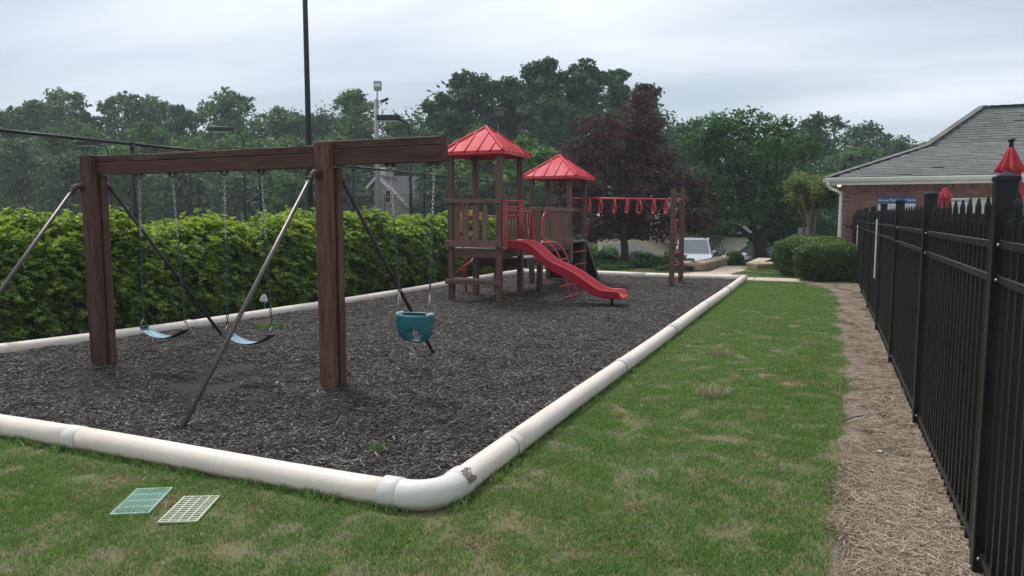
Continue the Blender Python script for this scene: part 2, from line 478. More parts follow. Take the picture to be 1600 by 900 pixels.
M['grate_cream'] = plain('cream_grate_plastic', (0.42, 0.45, 0.33), 0.5, 0, 0.08, 20, 0.1)
M['pole_grey'] = plain('grey_utility_pole', (0.27, 0.275, 0.27), 0.85, 0, 0.12, 3, 0.2)
M['leaf_litter'] = plain('dry_leaf', (0.55, 0.48, 0.38), 0.8, 0, 0.2, 30, 0)
M['stake_green'] = plain('stake_green', (0.02, 0.16, 0.07), 0.5)
m, nt, b = newmat('lamp_glow')
b.inputs['Base Color'].default_value = (0.8, 0.8, 0.75, 1); b.inputs['Emission Color'].default_value = (1, 0.93, 0.75, 1); b.inputs['Emission Strength'].default_value = 3.0
M['lamp_glow'] = m

def tintmat(name, stops, rough=0.9, bumps=0.3, scale=30, dirt=None):
    m, nt, b = newmat(name)
    t = attr(nt, 'tint'); inf = N(nt, 'ShaderNodeObjectInfo')
    ad = N(nt, 'ShaderNodeMath', operation='ADD')
    nt.links.new(t.outputs['Fac'], ad.inputs[0]); nt.links.new(inf.outputs['Random'], ad.inputs[1])
    fr = N(nt, 'ShaderNodeMath', operation='FRACT'); nt.links.new(ad.outputs[0], fr.inputs[0])
    c = ramp(nt, stops, fr.outputs[0]).outputs[0]
    geo = N(nt, 'ShaderNodeNewGeometry')
    n1 = noise(nt, geo.outputs['Position'], scale, 4, 0.6)
    c = mixc(nt, 0.5, c, ramp(nt, [(0.3, (0.6,)*3), (0.7, (1.35,)*3)], n1.outputs[0]).outputs[0], 'MULTIPLY')
    if dirt:
        n2 = noise(nt, geo.outputs['Position'], 0.5, 3, 0.5)
        c = mixc(nt, 0.5, c, ramp(nt, [(0.35, (0.78,)*3), (0.65, (1.2,)*3)], n2.outputs[0]).outputs[0], 'MULTIPLY')
    nt.links.new(c, b.inputs['Base Color']); b.inputs['Roughness'].default_value = rough
    bump(nt, b, n1.outputs[0], bumps, 0.004)
    return m
M['shingle'] = tintmat('roof_shingle', [(0, (0.105, 0.11, 0.108)), (0.4, (0.128, 0.133, 0.128)), (0.8, (0.152, 0.156, 0.148)), (1, (0.12, 0.124, 0.12))], 0.95, 0.5, 25, True)
M['brick'] = tintmat('red_brick', [(0, (0.16, 0.072, 0.060)), (0.45, (0.23, 0.108, 0.088)), (0.8, (0.29, 0.15, 0.125)), (1, (0.13, 0.078, 0.070))], 0.9, 0.5, 30)
M['mortar'] = plain('mortar', (0.25, 0.20, 0.18), 0.95, 0, 0.1, 6, 0.3)

# ------------------------------------------------------------------ ground sheets
def ground_mat():
    m, nt, b = newmat('lawn_soil')
    geo = N(nt, 'ShaderNodeNewGeometry')
    n1 = noise(nt, geo.outputs['Position'], 0.9, 6, 0.6)
    n2 = noise(nt, geo.outputs['Position'], 28, 4, 0.7)
    c = ramp(nt, [(0.32, (0.085, 0.105, 0.038)), (0.55, (0.135, 0.115, 0.060)), (0.75, (0.21, 0.145, 0.095))], n1.outputs[0]).outputs[0]
    c = mixc(nt, 0.7, c, ramp(nt, [(0.3, (0.45,)*3), (0.7, (1.4,)*3)], n2.outputs[0]).outputs[0], 'MULTIPLY')
    nt.links.new(c, b.inputs['Base Color']); b.inputs['Roughness'].default_value = 0.95
    bump(nt, b, n2.outputs[0], 0.6, 0.02)
    return m
M['lawn'] = ground_mat()
def grid(name, xs, ys, zf, mat, inside=None):
    v = [(x, y, zf(x, y)) for y in ys for x in xs]
    nx = len(xs); f = []
    for j in range(len(ys)-1):
        for i in range(nx-1):
            if inside and not inside((xs[i]+xs[i+1])/2, (ys[j]+ys[j+1])/2): continue
            f.append((j*nx+i, j*nx+i+1, (j+1)*nx+i+1, (j+1)*nx+i))
    me = bpy.data.meshes.new(name); me.from_pydata(v, [], f)
    me.polygons.foreach_set('use_smooth', [True]*len(f)); me.update()
    return mkobj(name, me, mat)
def seq(*spec):
    r = []
    for a, b_, n in spec:
        r += list(np.linspace(a, b_, n, endpoint=False))
    return r+[spec[-1][1]]
g = grid('ground', seq((-600, -60, 10), (-60, -16, 11), (-16, -7.85, 16), (-7.85, -1.97, 12), (-1.97, 6, 16), (6, 60, 9), (60, 600, 8)),
         seq((-60, -4, 4), (-4, 3.46, 8), (3.46, 19.1, 15), (19.1, 70, 100), (70, 130, 12), (130, 900, 10)), terr, M['lawn'],
         lambda x, y: not (-7.85 < x < -1.97 and 3.46 < y < 19.1))
struct(g)

# mulch bed -----------------------------------------------------------------
def left_x(y):      # centre of the left edging pipe
    pts = [(3.42, -8.98), (5.3, -8.78), (7.7, -8.33), (10.7, -8.02), (14.7, -7.98), (19.12, -7.92)]
    for (a, xa), (b_, xb) in zip(pts, pts[1:]):
        if y <= b_: return xa+(xb-xa)*(y-a)/(b_-a)
    return pts[-1][1]
def mulch_z(x, y):
    z = 0.030+0.012*math.sin(x*2.1+y*1.3)*math.sin(y*1.7-x*0.6)+0.007*math.sin(x*7+1.3*y)*math.sin(y*6.1)
    for (cx, cy, rx, ry, d) in ((-6.35, 5.45, 0.75, 0.8, 0.055), (-5.2, 5.4, 0.8, 0.85, 0.065), (-3.35, 5.7, 0.5, 0.6, 0.02), (-3.2, 12.75, 0.5, 0.5, 0.03)):
        z -= d*math.exp(-((x-cx)/rx)**2-((y-cy)/ry)**2)
    return z if -7.8 < x < -2 else max(z, 0.004)
def mulch_base_mat():
    m, nt, b = newmat('mulch_fines')
    geo = N(nt, 'ShaderNodeNewGeometry')
    n1 = noise(nt, geo.outputs['Position'], 1.1, 4, 0.6)
    n2 = noise(nt, geo.outputs['Position'], 60, 5, 0.75)
    v = N(nt, 'ShaderNodeTexVoronoi'); v.inputs['Scale'].default_value = 45
    nt.links.new(geo.outputs['Position'], v.inputs['Vector'])
    c = ramp(nt, [(0.3, (0.013, 0.0115, 0.0115)), (0.7, (0.030, 0.027, 0.026))], n1.outputs[0]).outputs[0]
    c = mixc(nt, 0.8, c, ramp(nt, [(0.3, (0.4,)*3), (0.72, (1.9,)*3)], n2.outputs[0]).outputs[0], 'MULTIPLY')
    nt.links.new(c, b.inputs['Base Color']); b.inputs['Roughness'].default_value = 0.95
    bump(nt, b, n2.outputs[0], 0.9, 0.02)
    return m
M['mulch'] = mulch_base_mat()
g = grid('mulch_bed', seq((-9.2, -1.93, 90)), seq((3.42, 19.15, 160)), lambda x, y: mulch_z(x, y)+0.004, M['mulch'],
         lambda x, y: x > left_x(y)-0.05)
struct(g)

# pine straw bed, hedge soil bed, paths ----------------------------------------
def lawn_edge(y):
    pts = [(0, -0.02), (3.5, 0.06), (5.5, 0.13), (8.8, 0.24), (12, 0.17), (15, 0.20), (17, 0.13), (18.3, -0.1), (19.0, -0.55)]
    for (a, xa), (b_, xb) in zip(pts, pts[1:]):
        if y <= b_: return xa+(xb-xa)*(y-a)/(b_-a)+0.02*math.sin(y*5.2)+0.012*math.sin(y*13)
    return -0.6
def dirt_mat(name, c0, c1, c2):
    m, nt, b = newmat(name)
    geo = N(nt, 'ShaderNodeNewGeometry')
    n1 = noise(nt, geo.outputs['Position'], 2.2, 6, 0.65)
    n2 = noise(nt, geo.outputs['Position'], 70, 4, 0.7)
    c = ramp(nt, [(0.3, c0), (0.5, c1), (0.7, c2)], n1.outputs[0]).outputs[0]
    c = mixc(nt, 0.7, c, ramp(nt, [(0.3, (0.5,)*3), (0.7, (1.45,)*3)], n2.outputs[0]).outputs[0], 'MULTIPLY')
    nt.links.new(c, b.inputs['Base Color']); b.inputs['Roughness'].default_value = 0.97
    bump(nt, b, n2.outputs[0], 0.8, 0.012)
    return m
M['dirt'] = dirt_mat('straw_bed_soil', (0.11, 0.075, 0.055), (0.17, 0.125, 0.095), (0.25, 0.20, 0.155))
M['hedge_soil'] = dirt_mat('hedge_bed_soil', (0.055, 0.040, 0.030), (0.09, 0.065, 0.047), (0.15, 0.105, 0.07))
def strip(name, ys, fl, fr, n, zf, mat):
    v = []; f = []
    for y in ys:
        a, b_ = fl(y), fr(y)
        for i in range(n+1):
            x = a+(b_-a)*i/n; v.append((x, y, zf(x, y, i/n)))
    for j in range(len(ys)-1):
        for i in range(n):
            k = j*(n+1)+i
            f.append((k, k+1, k+n+2, k+n+1))
    me = bpy.data.meshes.new(name); me.from_pydata(v, [], f)
    me.polygons.foreach_set('use_smooth', [True]*len(f)); me.update()
    return struct(mkobj(name, me, mat))
strip('straw_bed', seq((-1, 19.3, 200), (19.3, 23.9, 20)), lambda y: lawn_edge(y) if y < 18.8 else -0.6, lambda y: 0.86, 14,
      lambda x, y, t: 0.006+0.012*math.sin(math.pi*min(1, t*1.2))*(1+0.5*math.sin(y*3+x*4)), M['dirt'])
strip('hedge_bed', seq((0, 26, 80)), lambda y: -11.6, lambda y: left_x(max(y, 3.42))-0.02, 8,
      lambda x, y, t: 0.010+0.010*math.sin(x*5+y*3)*math.sin(y*2.2), M['hedge_soil'])
def sheet(name, poly, z, mat, th=0.03):
    mb = MB(); mb.prism(poly, 'z', z-th, z)
    return struct(mb.build(name, mat, fix=True))
def slabpath(name, a, b_, y0, y1, n, z=0.018):
    for i in range(n):
        x0 = a+(b_-a)*i/n; x1 = a+(b_-a)*(i+1)/n-0.012
        mb = MB(); mb.box(((x0+x1)/2, (y0+y1)/2, z-0.04), (x1-x0, y1-y0, 0.08), bevel=0.006)
        yield mb
pr = bpy.data.objects.new('concrete_path', None); COL.objects.link(pr); struct(pr)
for mb in slabpath('slab', -6.3, 0.55, 19.42, 20.35, 6): mb.build('slab', M['concrete'], pr)
# the path that turns away towards the walls and the road
pts = [(-3.1, 20.36), (-2.35, 20.36), (-2.5, 21.4), (-2.3, 22.6), (-2.3, 24.5), (-3.15, 24.5), (-3.15, 22.0), (-3.75, 21.3)]
mb = MB(); mb.prism(pts, 'z', -0.03, 0.017); mb.build('slab', M['concrete'], pr, fix=True)
gp = grid('lower_path', seq((-3.2, -2.2, 4)), seq((24.5, 31, 20)), lambda x, y: terr(x, y)+0.02, M['walkgrey']); struct(gp)
rd = grid('road', seq((-12, 4, 30)), seq((41.0, 47.5, 16)), lambda x, y: terr(x, y)+0.03, M['asphalt']); struct(rd)
kb = MB(); kb.box((-4, 40.9, terr(-4, 40.9)+0.06), (16, 0.18, 0.16), bevel=0.02)
struct(kb.build('kerb', M['concrete']))
pd = sheet('pool_deck', [(0.86, -3), (14, -3), (14, 23.88), (0.86, 23.88)], 0.012, M['deck_conc'])
ct = sheet('tennis_court', [(-50, 0), (-12.9, 0), (-12.9, 39.6), (-50, 39.6)], 0.012, M['court'])

# ------------------------------------------------------------------ instancing (grass, chips, straw, leaves)
def gn_group(coll):
    ng = bpy.data.node_groups.new('scatter', 'GeometryNodeTree')
    ng.interface.new_socket('Geometry', in_out='INPUT', socket_type='NodeSocketGeometry')
    ng.interface.new_socket('Geometry', in_out='OUTPUT', socket_type='NodeSocketGeometry')
    i = ng.nodes.new('NodeGroupInput'); o = ng.nodes.new('NodeGroupOutput')
    ip = ng.nodes.new('GeometryNodeInstanceOnPoints')
    ci = ng.nodes.new('GeometryNodeCollectionInfo')
    ci.inputs['Collection'].default_value = coll
    ci.inputs['Separate Children'].default_value = True
    ci.inputs['Reset Children'].default_value = True
    ip.inputs['Pick Instance'].default_value = True
    def na(name, t):
        n = ng.nodes.new('GeometryNodeInputNamedAttribute'); n.data_type = t; n.inputs[0].default_value = name
        return n.outputs[0]
    L = ng.links.new
    L(i.outputs[0], ip.inputs['Points']); L(ci.outputs[0], ip.inputs['Instance'])
    L(na('idx', 'INT'), ip.inputs['Instance Index'])
    er = ng.nodes.new('FunctionNodeEulerToRotation'); L(na('rot', 'FLOAT_VECTOR'), er.inputs[0])
    L(er.outputs[0], ip.inputs['Rotation'])
    L(na('scl', 'FLOAT_VECTOR'), ip.inputs['Scale'])
    L(ip.outputs[0], o.inputs[0])
    return ng
def scatter(name, pts, rots, scls, idx, meshes, parent=None):
    coll = bpy.data.collections.new(name+'_pieces')
    for k, me in enumerate(meshes):
        coll.objects.link(bpy.data.objects.new('%s_piece_%02d' % (name, k), me))
    n = len(pts)
    me = bpy.data.meshes.new(name); me.vertices.add(n)
    me.vertices.foreach_set('co', np.asarray(pts, dtype=np.float32).ravel())
    def put(nm, t, key, arr):
        a = me.attributes.new(nm, t, 'POINT'); a.data.foreach_set(key, arr)
    put('rot', 'FLOAT_VECTOR', 'vector', np.asarray(rots, dtype=np.float32).ravel())
    s = np.asarray(scls, dtype=np.float32)
    if s.ndim == 1: s = np.stack([s, s, s], 1)
    put('scl', 'FLOAT_VECTOR', 'vector', s.ravel())
    put('idx', 'INT', 'value', np.asarray(idx, dtype=np.int32))
    me.update()
    o = bpy.data.objects.new(name, me); COL.objects.link(o)
    if parent: o.parent = parent
    md = o.modifiers.new('scatter', 'NODES'); md.node_group = gn_group(coll)
    return o
def npmesh(name, v, f, tint, mat, smooth=False):
    me = bpy.data.meshes.new(name)
    v = np.asarray(v, dtype=np.float32); f = np.asarray(f, dtype=np.int32)
    k = f.shape[1]
    me.vertices.add(len(v)); me.vertices.foreach_set('co', v.ravel())
    me.loops.add(f.size); me.loops.foreach_set('vertex_index', f.ravel())
    me.polygons.add(len(f)); me.polygons.foreach_set('loop_start', np.arange(0, f.size, k, dtype=np.int32))
    a = me.attributes.new('tint', 'FLOAT', 'POINT'); a.data.foreach_set('value', np.asarray(tint, dtype=np.float32))
    if smooth: me.polygons.foreach_set('use_smooth', [True]*len(f))
    me.update(calc_edges=True)
    me.materials.append(mat)
    return me

# grass blades
def grass_mat(name='grass_blade', patches=True):
    m, nt, b = newmat(name)
    t = attr(nt, 'tint'); geo = N(nt, 'ShaderNodeNewGeometry')
    c = ramp(nt, [(0, (0.060, 0.155, 0.028)), (0.4, (0.112, 0.245, 0.046)), (0.75, (0.190, 0.335, 0.075)), (0.94, (0.26, 0.34, 0.12)), (1.0, (0.50, 0.43, 0.25))], t.outputs['Fac']).outputs[0]
    n1 = noise(nt, geo.outputs['Position'], 0.75, 5, 0.65)
    n2 = noise(nt, geo.outputs['Position'], 3.6, 4, 0.6)
    p1 = ramp(nt, [(0.45, 0.0), (0.72, 0.7)], n1.outputs[0]).outputs[0]
    p2 = ramp(nt, [(0.62, 0.0), (0.80, 0.5)], n2.outputs[0]).outputs[0]
    c = mixc(nt, p1, c, mixc(nt, 1.0, c, (1.45, 1.12, 1.35), 'MULTIPLY'))
    c = mixc(nt, p2, c, mixc(nt, 1.0, c, (2.1, 1.2, 1.8), 'MULTIPLY'))
    n3 = noise(nt, geo.outputs['Position'], 7, 4, 0.7)
    c = mixc(nt, 0.6, c, ramp(nt, [(0.35, (0.72, 0.78, 0.72)), (0.65, (1.22, 1.18, 1.1))], n3.outputs[0]).outputs[0], 'MULTIPLY')
    nt.links.new(c, b.inputs['Base Color']); b.inputs['Roughness'].default_value = 0.55
    b.inputs['Specular IOR Level'].default_value = 0.25
    tr = N(nt, 'ShaderNodeBsdfTranslucent'); nt.links.new(c, tr.inputs[0])
    mxs = N(nt, 'ShaderNodeMixShader'); mxs.inputs[0].default_value = 0.3
    o = [n for n in nt.nodes if n.type == 'OUTPUT_MATERIAL'][0]
    nt.links.new(b.outputs[0], mxs.inputs[1]); nt.links.new(tr.outputs[0], mxs.inputs[2]); nt.links.new(mxs.outputs[0], o.inputs[0])
    return m
M['grass'] = grass_mat()
M['dry_thatch'] = leafmat('dry_thatch', (0.16, 0.10, 0.065), (0.34, 0.25, 0.16), (0.55, 0.45, 0.30), 0.8, 0.15, 6)
def blade_tile(name, n, rad, h0, h1, wd, mat, bend=0.6):
    ang = nrs.rand(n)*2*math.pi; rr = rad*np.sqrt(nrs.rand(n))
    bx, by = rr*np.cos(ang), rr*np.sin(ang)
    h = h0+(h1-h0)*nrs.rand(n)
    d = nrs.rand(n)*2*math.pi; dxv, dyv = np.cos(d), np.sin(d)
    ln = h*bend*nrs.rand(n)*1.5
    wv = wd*(0.6+0.8*nrs.rand(n))
    px, py = -dyv, dxv
    # twist the blade's width off its lean, so that it shows from every side
    q = nrs.rand(n)*2*math.pi; px, py = np.cos(q), np.sin(q)
    V = np.zeros((n, 5, 3))
    V[:, 0] = np.stack([bx-px*wv/2, by-py*wv/2, -0.004+0*h], 1)
    V[:, 1] = np.stack([bx+px*wv/2, by+py*wv/2, -0.004+0*h], 1)
    V[:, 2] = np.stack([bx+dxv*ln*.35+px*wv*.4, by+dyv*ln*.35+py*wv*.4, h*.6], 1)
    V[:, 3] = np.stack([bx+dxv*ln*.35-px*wv*.4, by+dyv*ln*.35-py*wv*.4, h*.6], 1)
    V[:, 4] = np.stack([bx+dxv*ln, by+dyv*ln, h], 1)
    b0 = np.arange(n)*5
    F = np.concatenate([np.stack([b0, b0+1, b0+2], 1), np.stack([b0, b0+2, b0+3], 1), np.stack([b0+3, b0+2, b0+4], 1)])
    return npmesh(name, V.reshape(-1, 3), F, np.repeat(nrs.rand(n), 5), mat)
tiles = [blade_tile('grass_tile', 170, 0.12, 0.008, 0.026, 0.0036, M['grass'], 1.1) for _ in range(6)]
tiles += [blade_tile('grass_tile', 90, 0.26, 0.015, 0.045, 0.009, M['grass']) for _ in range(4)]
def fbm(x, y, s):
    return (math.sin(x*s*1.0+1.7*math.sin(y*s*.8))+math.sin(y*s*1.3+1.1*math.sin(x*s*.7+2))+0.6*math.sin((x+y)*s*2.3))/2.6
BARE = [(-1.62, 7.0, .10, .35), (-1.45, 3.15, .3, .06), (-0.85, 3.35, .22, .10), (-0.55, 3.05, .16, .1), (-0.95, 3.9, .1, .06), (-0.35, 10.2, .35, .25), (-0.1, 7.6, .3, .12), (-3.95, 2.95, .14, .22), (-3.4, 2.9, .07, .2),
        (-4.9, 2.55, .2, .08), (-0.6, 4.6, .12, .1), (-1.0, 11.6, .25, .12), (0.0, 9.0, .22, .1), (-2.75, 3.12, .22, .05), (-0.45, 6.2, .2, .1), (-4.3, 3.15, .35, .05), (-1.2, 2.75, .14, .07)]
def bare(x, y):
    return any(((x-a)/(c*.38))**2+((y-b_)/(d*.38))**2 < 1.1*rnd.random()+0.5*fbm(x*9, y*9, 2) for a, b_, c, d in BARE)
GRATES = [((-3.74, 3.02), (-3.52, 3.07), (-3.3, 2.74), (-3.54, 2.71)), ((-3.38, 3.05), (-3.17, 3.07), (-2.99, 2.76), (-3.21, 2.74))]
def in_grate(x, y):
    return any(abs(x-cx-(y-cy)*-0.5) < 0.105+.03*rnd.random() and -0.07-.06*rnd.random() < y-cy < 0.14 for cx, cy in ((-3.525, 2.885), (-3.185, 2.905)))
gp_, gr_, gs_, gi_ = [], [], [], []
def addtile(x, y, z, i, s):
    gp_.append((x, y, z)); gr_.append((0, 0, rnd.random()*6.283)); gs_.append(s); gi_.append(i)
def lawn_ok(x, y):
    if y < 3.30: pass
    elif x < -1.86 and y < 19.25: return False
    if x > lawn_edge(y)-0.01 and y < 19: return False
    return not bare(x, y) and not in_grate(x, y)
def fill(x0, x1, y0, y1, dens, i0, i1, smin, smax, ok=lawn_ok):
    n = int((x1-x0)*(y1-y0)*dens)
    for _ in range(n):
        x = x0+(x1-x0)*rnd.random(); y = y0+(y1-y0)*rnd.random()
        if not ok(x, y): continue
        addtile(x, y, terr(x, y)+0.002, rnd.randrange(i0, i1), smin+(smax-smin)*rnd.random())
fill(-7.5, 0.3, 1.6, 3.36, 115, 0, 6, 0.7, 1.1)
fill(-1.9, 0.3, 3.3, 8.0, 115, 0, 6, 0.7, 1.1)
fill(-1.9, 0.3, 8.0, 19.3, 80, 0, 6, 0.8, 1.2)
fill(-8.5, -3.8, 19.3, 21.6, 12, 6, 10, 0.8, 1.2, lambda x, y: y < 20.9 or x < -3.9)
for k in range(len(gp_)):
    pass
def slope_ok(x, y):
    return x > -2.4+0.25*math.sin(y) and not (x > -0.7+0.15*(y-20) and y < 22)
fill(-2.4, 0.4, 20.45, 28, 16, 6, 10, 0.8, 1.2, slope_ok)
fill(-9, 1, 28, 40, 5, 6, 10, 1.2, 1.8, lambda x, y: y > 31.2 or not (-3.3 < x < -2.1))
for k in range(520):
    t_ = rnd.random()
    if t_ < .42: x_, y_ = -7.2+5.2*rnd.random(), 3.36-.035*rnd.random()
    else: x_, y_ = -1.855+.03*rnd.random(), 3.45+15.5*rnd.random()**1.4
    if rnd.random() < .55+.4*fbm(x_*3, y_*3, 2): gp_.append((x_, y_, 0)); gr_.append((0, 0, rnd.random()*6.28)); gs_.append(.55+.75*rnd.random()**2); gi_.append(rnd.randrange(10, 13))
tiles += [blade_tile('grass_tile', 60, 0.055, 0.02, 0.062, 0.0042, M['grass'], .8) for _ in range(3)]
dry = [blade_tile('dry_tile', 60, 0.09, 0.004, 0.016, 0.004, None, 2.6) for _ in range(3)]
for me_ in dry: me_.materials.clear(); me_.materials.append(M['dry_thatch'])
tiles += dry
for (a_, b_, c_, d_) in BARE:
    for k in range(int(7+260*c_*d_)):
        gp_.append((a_+rnd.gauss(0, .5)*c_, b_+rnd.gauss(0, .5)*d_, .003)); gr_.append((0, 0, rnd.random()*6.28)); gs_.append(.6+.6*rnd.random()); gi_.append(rnd.randrange(13, 16))
for k in range(260):
    x_, y_ = (-1.8+2.0*rnd.random(), 2+15*rnd.random()) if k % 3 else (-6+6*rnd.random(), 1.8+1.45*rnd.random())
    if lawn_ok(x_, y_): gp_.append((x_, y_, .006)); gr_.append((0, 0, rnd.random()*6.28)); gs_.append(.4+.5*rnd.random()); gi_.append(rnd.randrange(13, 16))
gr = scatter('grass', gp_, gr_, gs_, gi_, tiles); stuff(gr)
tag(gr, 'short green mown grass of the lawn around the playground', 'grass')

# loose dry grass tufts and weeds on the lawn
def tuft_mat(name, a, b2):
    return leafmat(name, a, tuple((p+q)/2 for p, q in zip(a, b2)), b2, 0.7, 0.2, 5)
M['tuft_dry'] = tuft_mat('dry_grass', (0.22, 0.20, 0.10), (0.50, 0.45, 0.28))
M['tuft_green'] = tuft_mat('weed_green', (0.07, 0.16, 0.025), (0.16, 0.30, 0.05))
for (x, y, r_, h, mt, lab) in (
        (-0.93, 6.0+0.72, 0.15, 0.11, 'tuft_dry', 'larger pale dry grass tuft standing up in the middle of the lawn'),
        (-1.15, 8.75, 0.13, 0.085, 'tuft_dry', 'smaller straw coloured grass tuft on the lawn nearer the white pipe'),
        (-0.25, 8.0, 0.30, 0.05, 'tuft_green', 'bright green weed patch on the lawn near the straw bed'),
        (-7.55, 8.35, 0.13, 0.07, 'tuft_dry', 'dry yellow weed tuft between the mulch and the left pipe behind the swings'),
        (-7.25, 8.2, 0.22, 0.09, 'tuft_green', 'green grass clump growing against the left pipe behind the swings'),
        (-2.8, 4.15, 0.06, 0.04, 'tuft_green', 'tiny green weed sprouting in the dark mulch near the pipe corner')):
    me = blade_tile('grass_tuft', 260, r_, h*.4, h, 0.006, M[mt], 1.1)
    o = mkobj('grass_tuft', me, None); o.location = (x, y, 0.03 if x < -1.93 else 0.01)
    tag(o, lab, 'grass tuft'); stuff(o)

# mulch chips
M['chip'] = tintmat('mulch_chip', [(0, (0.014, 0.012, 0.012)), (0.45, (0.038, 0.033, 0.032)), (0.78, (0.090, 0.080, 0.075)), (0.93, (0.21, 0.175, 0.155)), (1, (0.13, 0.083, 0.065))], 0.8, 0.4, 60)
def chip_tile(name, n, rad, lmin, lmax, mat):
    V = []; F = []; T = []
    for _ in range(n):
        l = lmin+(lmax-lmin)*rnd.random()**2.2; wd = l*(0.10+0.22*rnd.random()); th = 0.003+0.003*rnd.random()
        a = rnd.random()*6.283; r_ = rad*math.sqrt(rnd.random())
        rm = Euler(((rnd.random()-.5)*.9, (rnd.random()-.5)*.7, rnd.random()*6.283)).to_matrix()
        c = Vector((r_*math.cos(a), r_*math.sin(a), 0.004+0.012*rnd.random()))
        o = len(V)
        sk = (rnd.random()-.5)*wd
        for sx, sy, sz in ((-1, -.5, -1), (-.75, .9, -1), (1, .35, -1), (.8, -1, -1), (-1, -.5, 1), (-.75, .9, 1), (1, .35, 1), (.8, -1, 1)):
            V.append(c+rm @ Vector((sx*l/2, sy*wd/2+sk*abs(sx), sz*th/2)))
        F += [tuple(o+i for i in q) for q in ((4, 5, 6, 7), (0, 4, 7, 3), (1, 2, 6, 5), (0, 1, 5, 4), (3, 7, 6, 2))]
        T += [rnd.random()]*8
    return npmesh(name, V, F, T, mat)
ctiles = [chip_tile('chip_tile', 120, 0.15, 0.010, 0.060, M['chip']) for _ in range(8)]
ctiles += [chip_tile('chip_tile', 70, 0.2, 0.025, 0.088, M['chip']) for _ in range(4)]
cp, crr, cs, ci_ = [], [], [], []
n = int(7.2*15.6*75)
for k in range(n):
    x = -9.0+7.0*rnd.random(); y = 3.5+15.5*rnd.random()
    if x < left_x(y)+0.17 or y < 3.585 or x > -2.095 or y > 19.0: continue
    worn = math.exp(-((x+5.75)/1.75)**4-((y-5.3)/1.15)**4)+0.5*math.exp(-((x+3.4)/.5)**2-((y-5.7)/.5)**2)
    if rnd.random() < worn*(0.80+.25*fbm(x*2, y*2, 2)): continue
    cp.append((x, y, mulch_z(x, y)+0.002)); crr.append(((rnd.random()-.5)*.15, (rnd.random()-.5)*.15, rnd.random()*6.283))
    cs.append((0.75+0.5*rnd.random())); ci_.append(rnd.randrange(8) if rnd.random() < .8 else rnd.randrange(8, 12))
o = scatter('mulch_chips', cp, crr, cs, ci_, ctiles); stuff(o)
tag(o, 'dark grey shredded wood mulch chips filling the playground bed', 'mulch')

# pine straw
M['straw'] = tintmat('pine_straw', [(0, (0.13, 0.095, 0.06)), (0.45, (0.29, 0.23, 0.155)), (0.85, (0.48, 0.41, 0.30)), (1, (0.23, 0.11, 0.05))], 0.75, 0.1, 30)
def straw_tile(name, n, rad, lmin, lmax, wd, mat):
    V = []; F = []; T = []
    for _ in range(n):
        l = lmin+(lmax-lmin)*rnd.random(); a = rnd.random()*6.283; r_ = rad*math.sqrt(rnd.random())
        c = Vector((r_*math.cos(a), r_*math.sin(a), 0.004+0.024*rnd.random()**1.5))
        h = rnd.random()*6.283; cv = (rnd.random()-.5)*1.1; p = c.copy(); o = len(V); sg = 4
        tl = (rnd.random()-.5)*0.4
        for i in range(sg+1):
            d = Vector((math.cos(h), math.sin(h), tl*(1-2*i/sg)))
            q = Vector((-math.sin(h), math.cos(h), 0.35))*wd/2
            V += [p-q, p+q]; p = p+d*l/sg; h += cv/sg
        F += [(o+2*i, o+2*i+1, o+2*i+3, o+2*i+2) for i in range(sg)]
        T += [rnd.random()]*(2*sg+2)
    return npmesh(name, V, F, T, mat)
stiles = [straw_tile('straw_tile', 150, 0.13, 0.03, 0.105, 0.0021, M['straw']) for _ in range(6)]
sp, sr, ss, si_ = [], [], [], []
for k in range(5200):
    y = 2.6+20*rnd.random()**1.5; e = lawn_edge(y)+0.11; x = e+(0.84-e)*rnd.random()
    t = (x-e)/(0.8-e)
    dens = 1.0 if y < 5.6 else 0.5
    if y > 5.2 and t < 0.5+0.25*fbm(x, y, 1.2): dens = 0.10
    if y > 11: dens *= 0.5
    if y < 3.9 and t < 0.12: dens = 0.2
    if rnd.random() > dens: continue
    sp.append((x, y, 0.012)); sr.append(((rnd.random()-.5)*.2, (rnd.random()-.5)*.2, rnd.random()*6.283)); ss.append(0.8+0.5*rnd.random()); si_.append(rnd.randrange(6))
o = scatter('pine_straw', sp, sr, ss, si_, stiles); stuff(o)
tag(o, 'dry tan pine straw lying along the foot of the black fence', 'pine straw')

# a few twigs, pale leaves
def scrap(x, y, s, z=0.05, mt='leaf_litter', lab='', nm='fallen_leaf'):
    mb = MB(); a = rnd.random()*6.28
    pts = []
    for k in range(7):
        t = 2*math.pi*k/7; r_ = s*(0.5+0.5*rnd.random())
        pts.append(Vector((r_*math.cos(t)*1.3, r_*math.sin(t)*.8, s*.3*math.sin(2*t+a))))
    rm = Matrix.Rotation(a, 3, 'Z')
    pts = [rm @ p for p in pts]
    top = [p+Vector((0, 0, .002)) for p in pts]
    vs = [Vector((0, 0, s*.15))]+pts+[Vector((0, 0, s*.15+.002))]+top
    fs = [(0, 1+(k+1) % 7, 1+k) for k in range(7)]+[(8, 9+k, 9+(k+1) % 7) for k in range(7)]+[(1+k, 1+(k+1) % 7, 9+(k+1) % 7, 9+k) for k in range(7)]
    mb.add(vs, fs)
    o = mb.build(nm, M[mt]); o.location = (x, y, z); tag(o, lab, 'leaf')
scrap(-4.83, 5.5, 0.016, 0.03, 'white', 'small white scrap on the dark worn mulch left of the tall swing post')
scrap(-1.38, 5.95, 0.014, 0.05, 'leaf_litter', 'small pale fallen leaf on the lawn left of the dry tuft')
scrap(0.36, 5.4, 0.018, 0.05, 'white', 'white scrap lying in the straw bed by the fence')
scrap(0.30, 4.95, 0.02, 0.05, 'leaf_litter', 'tan fallen leaf lying on the straw bed')
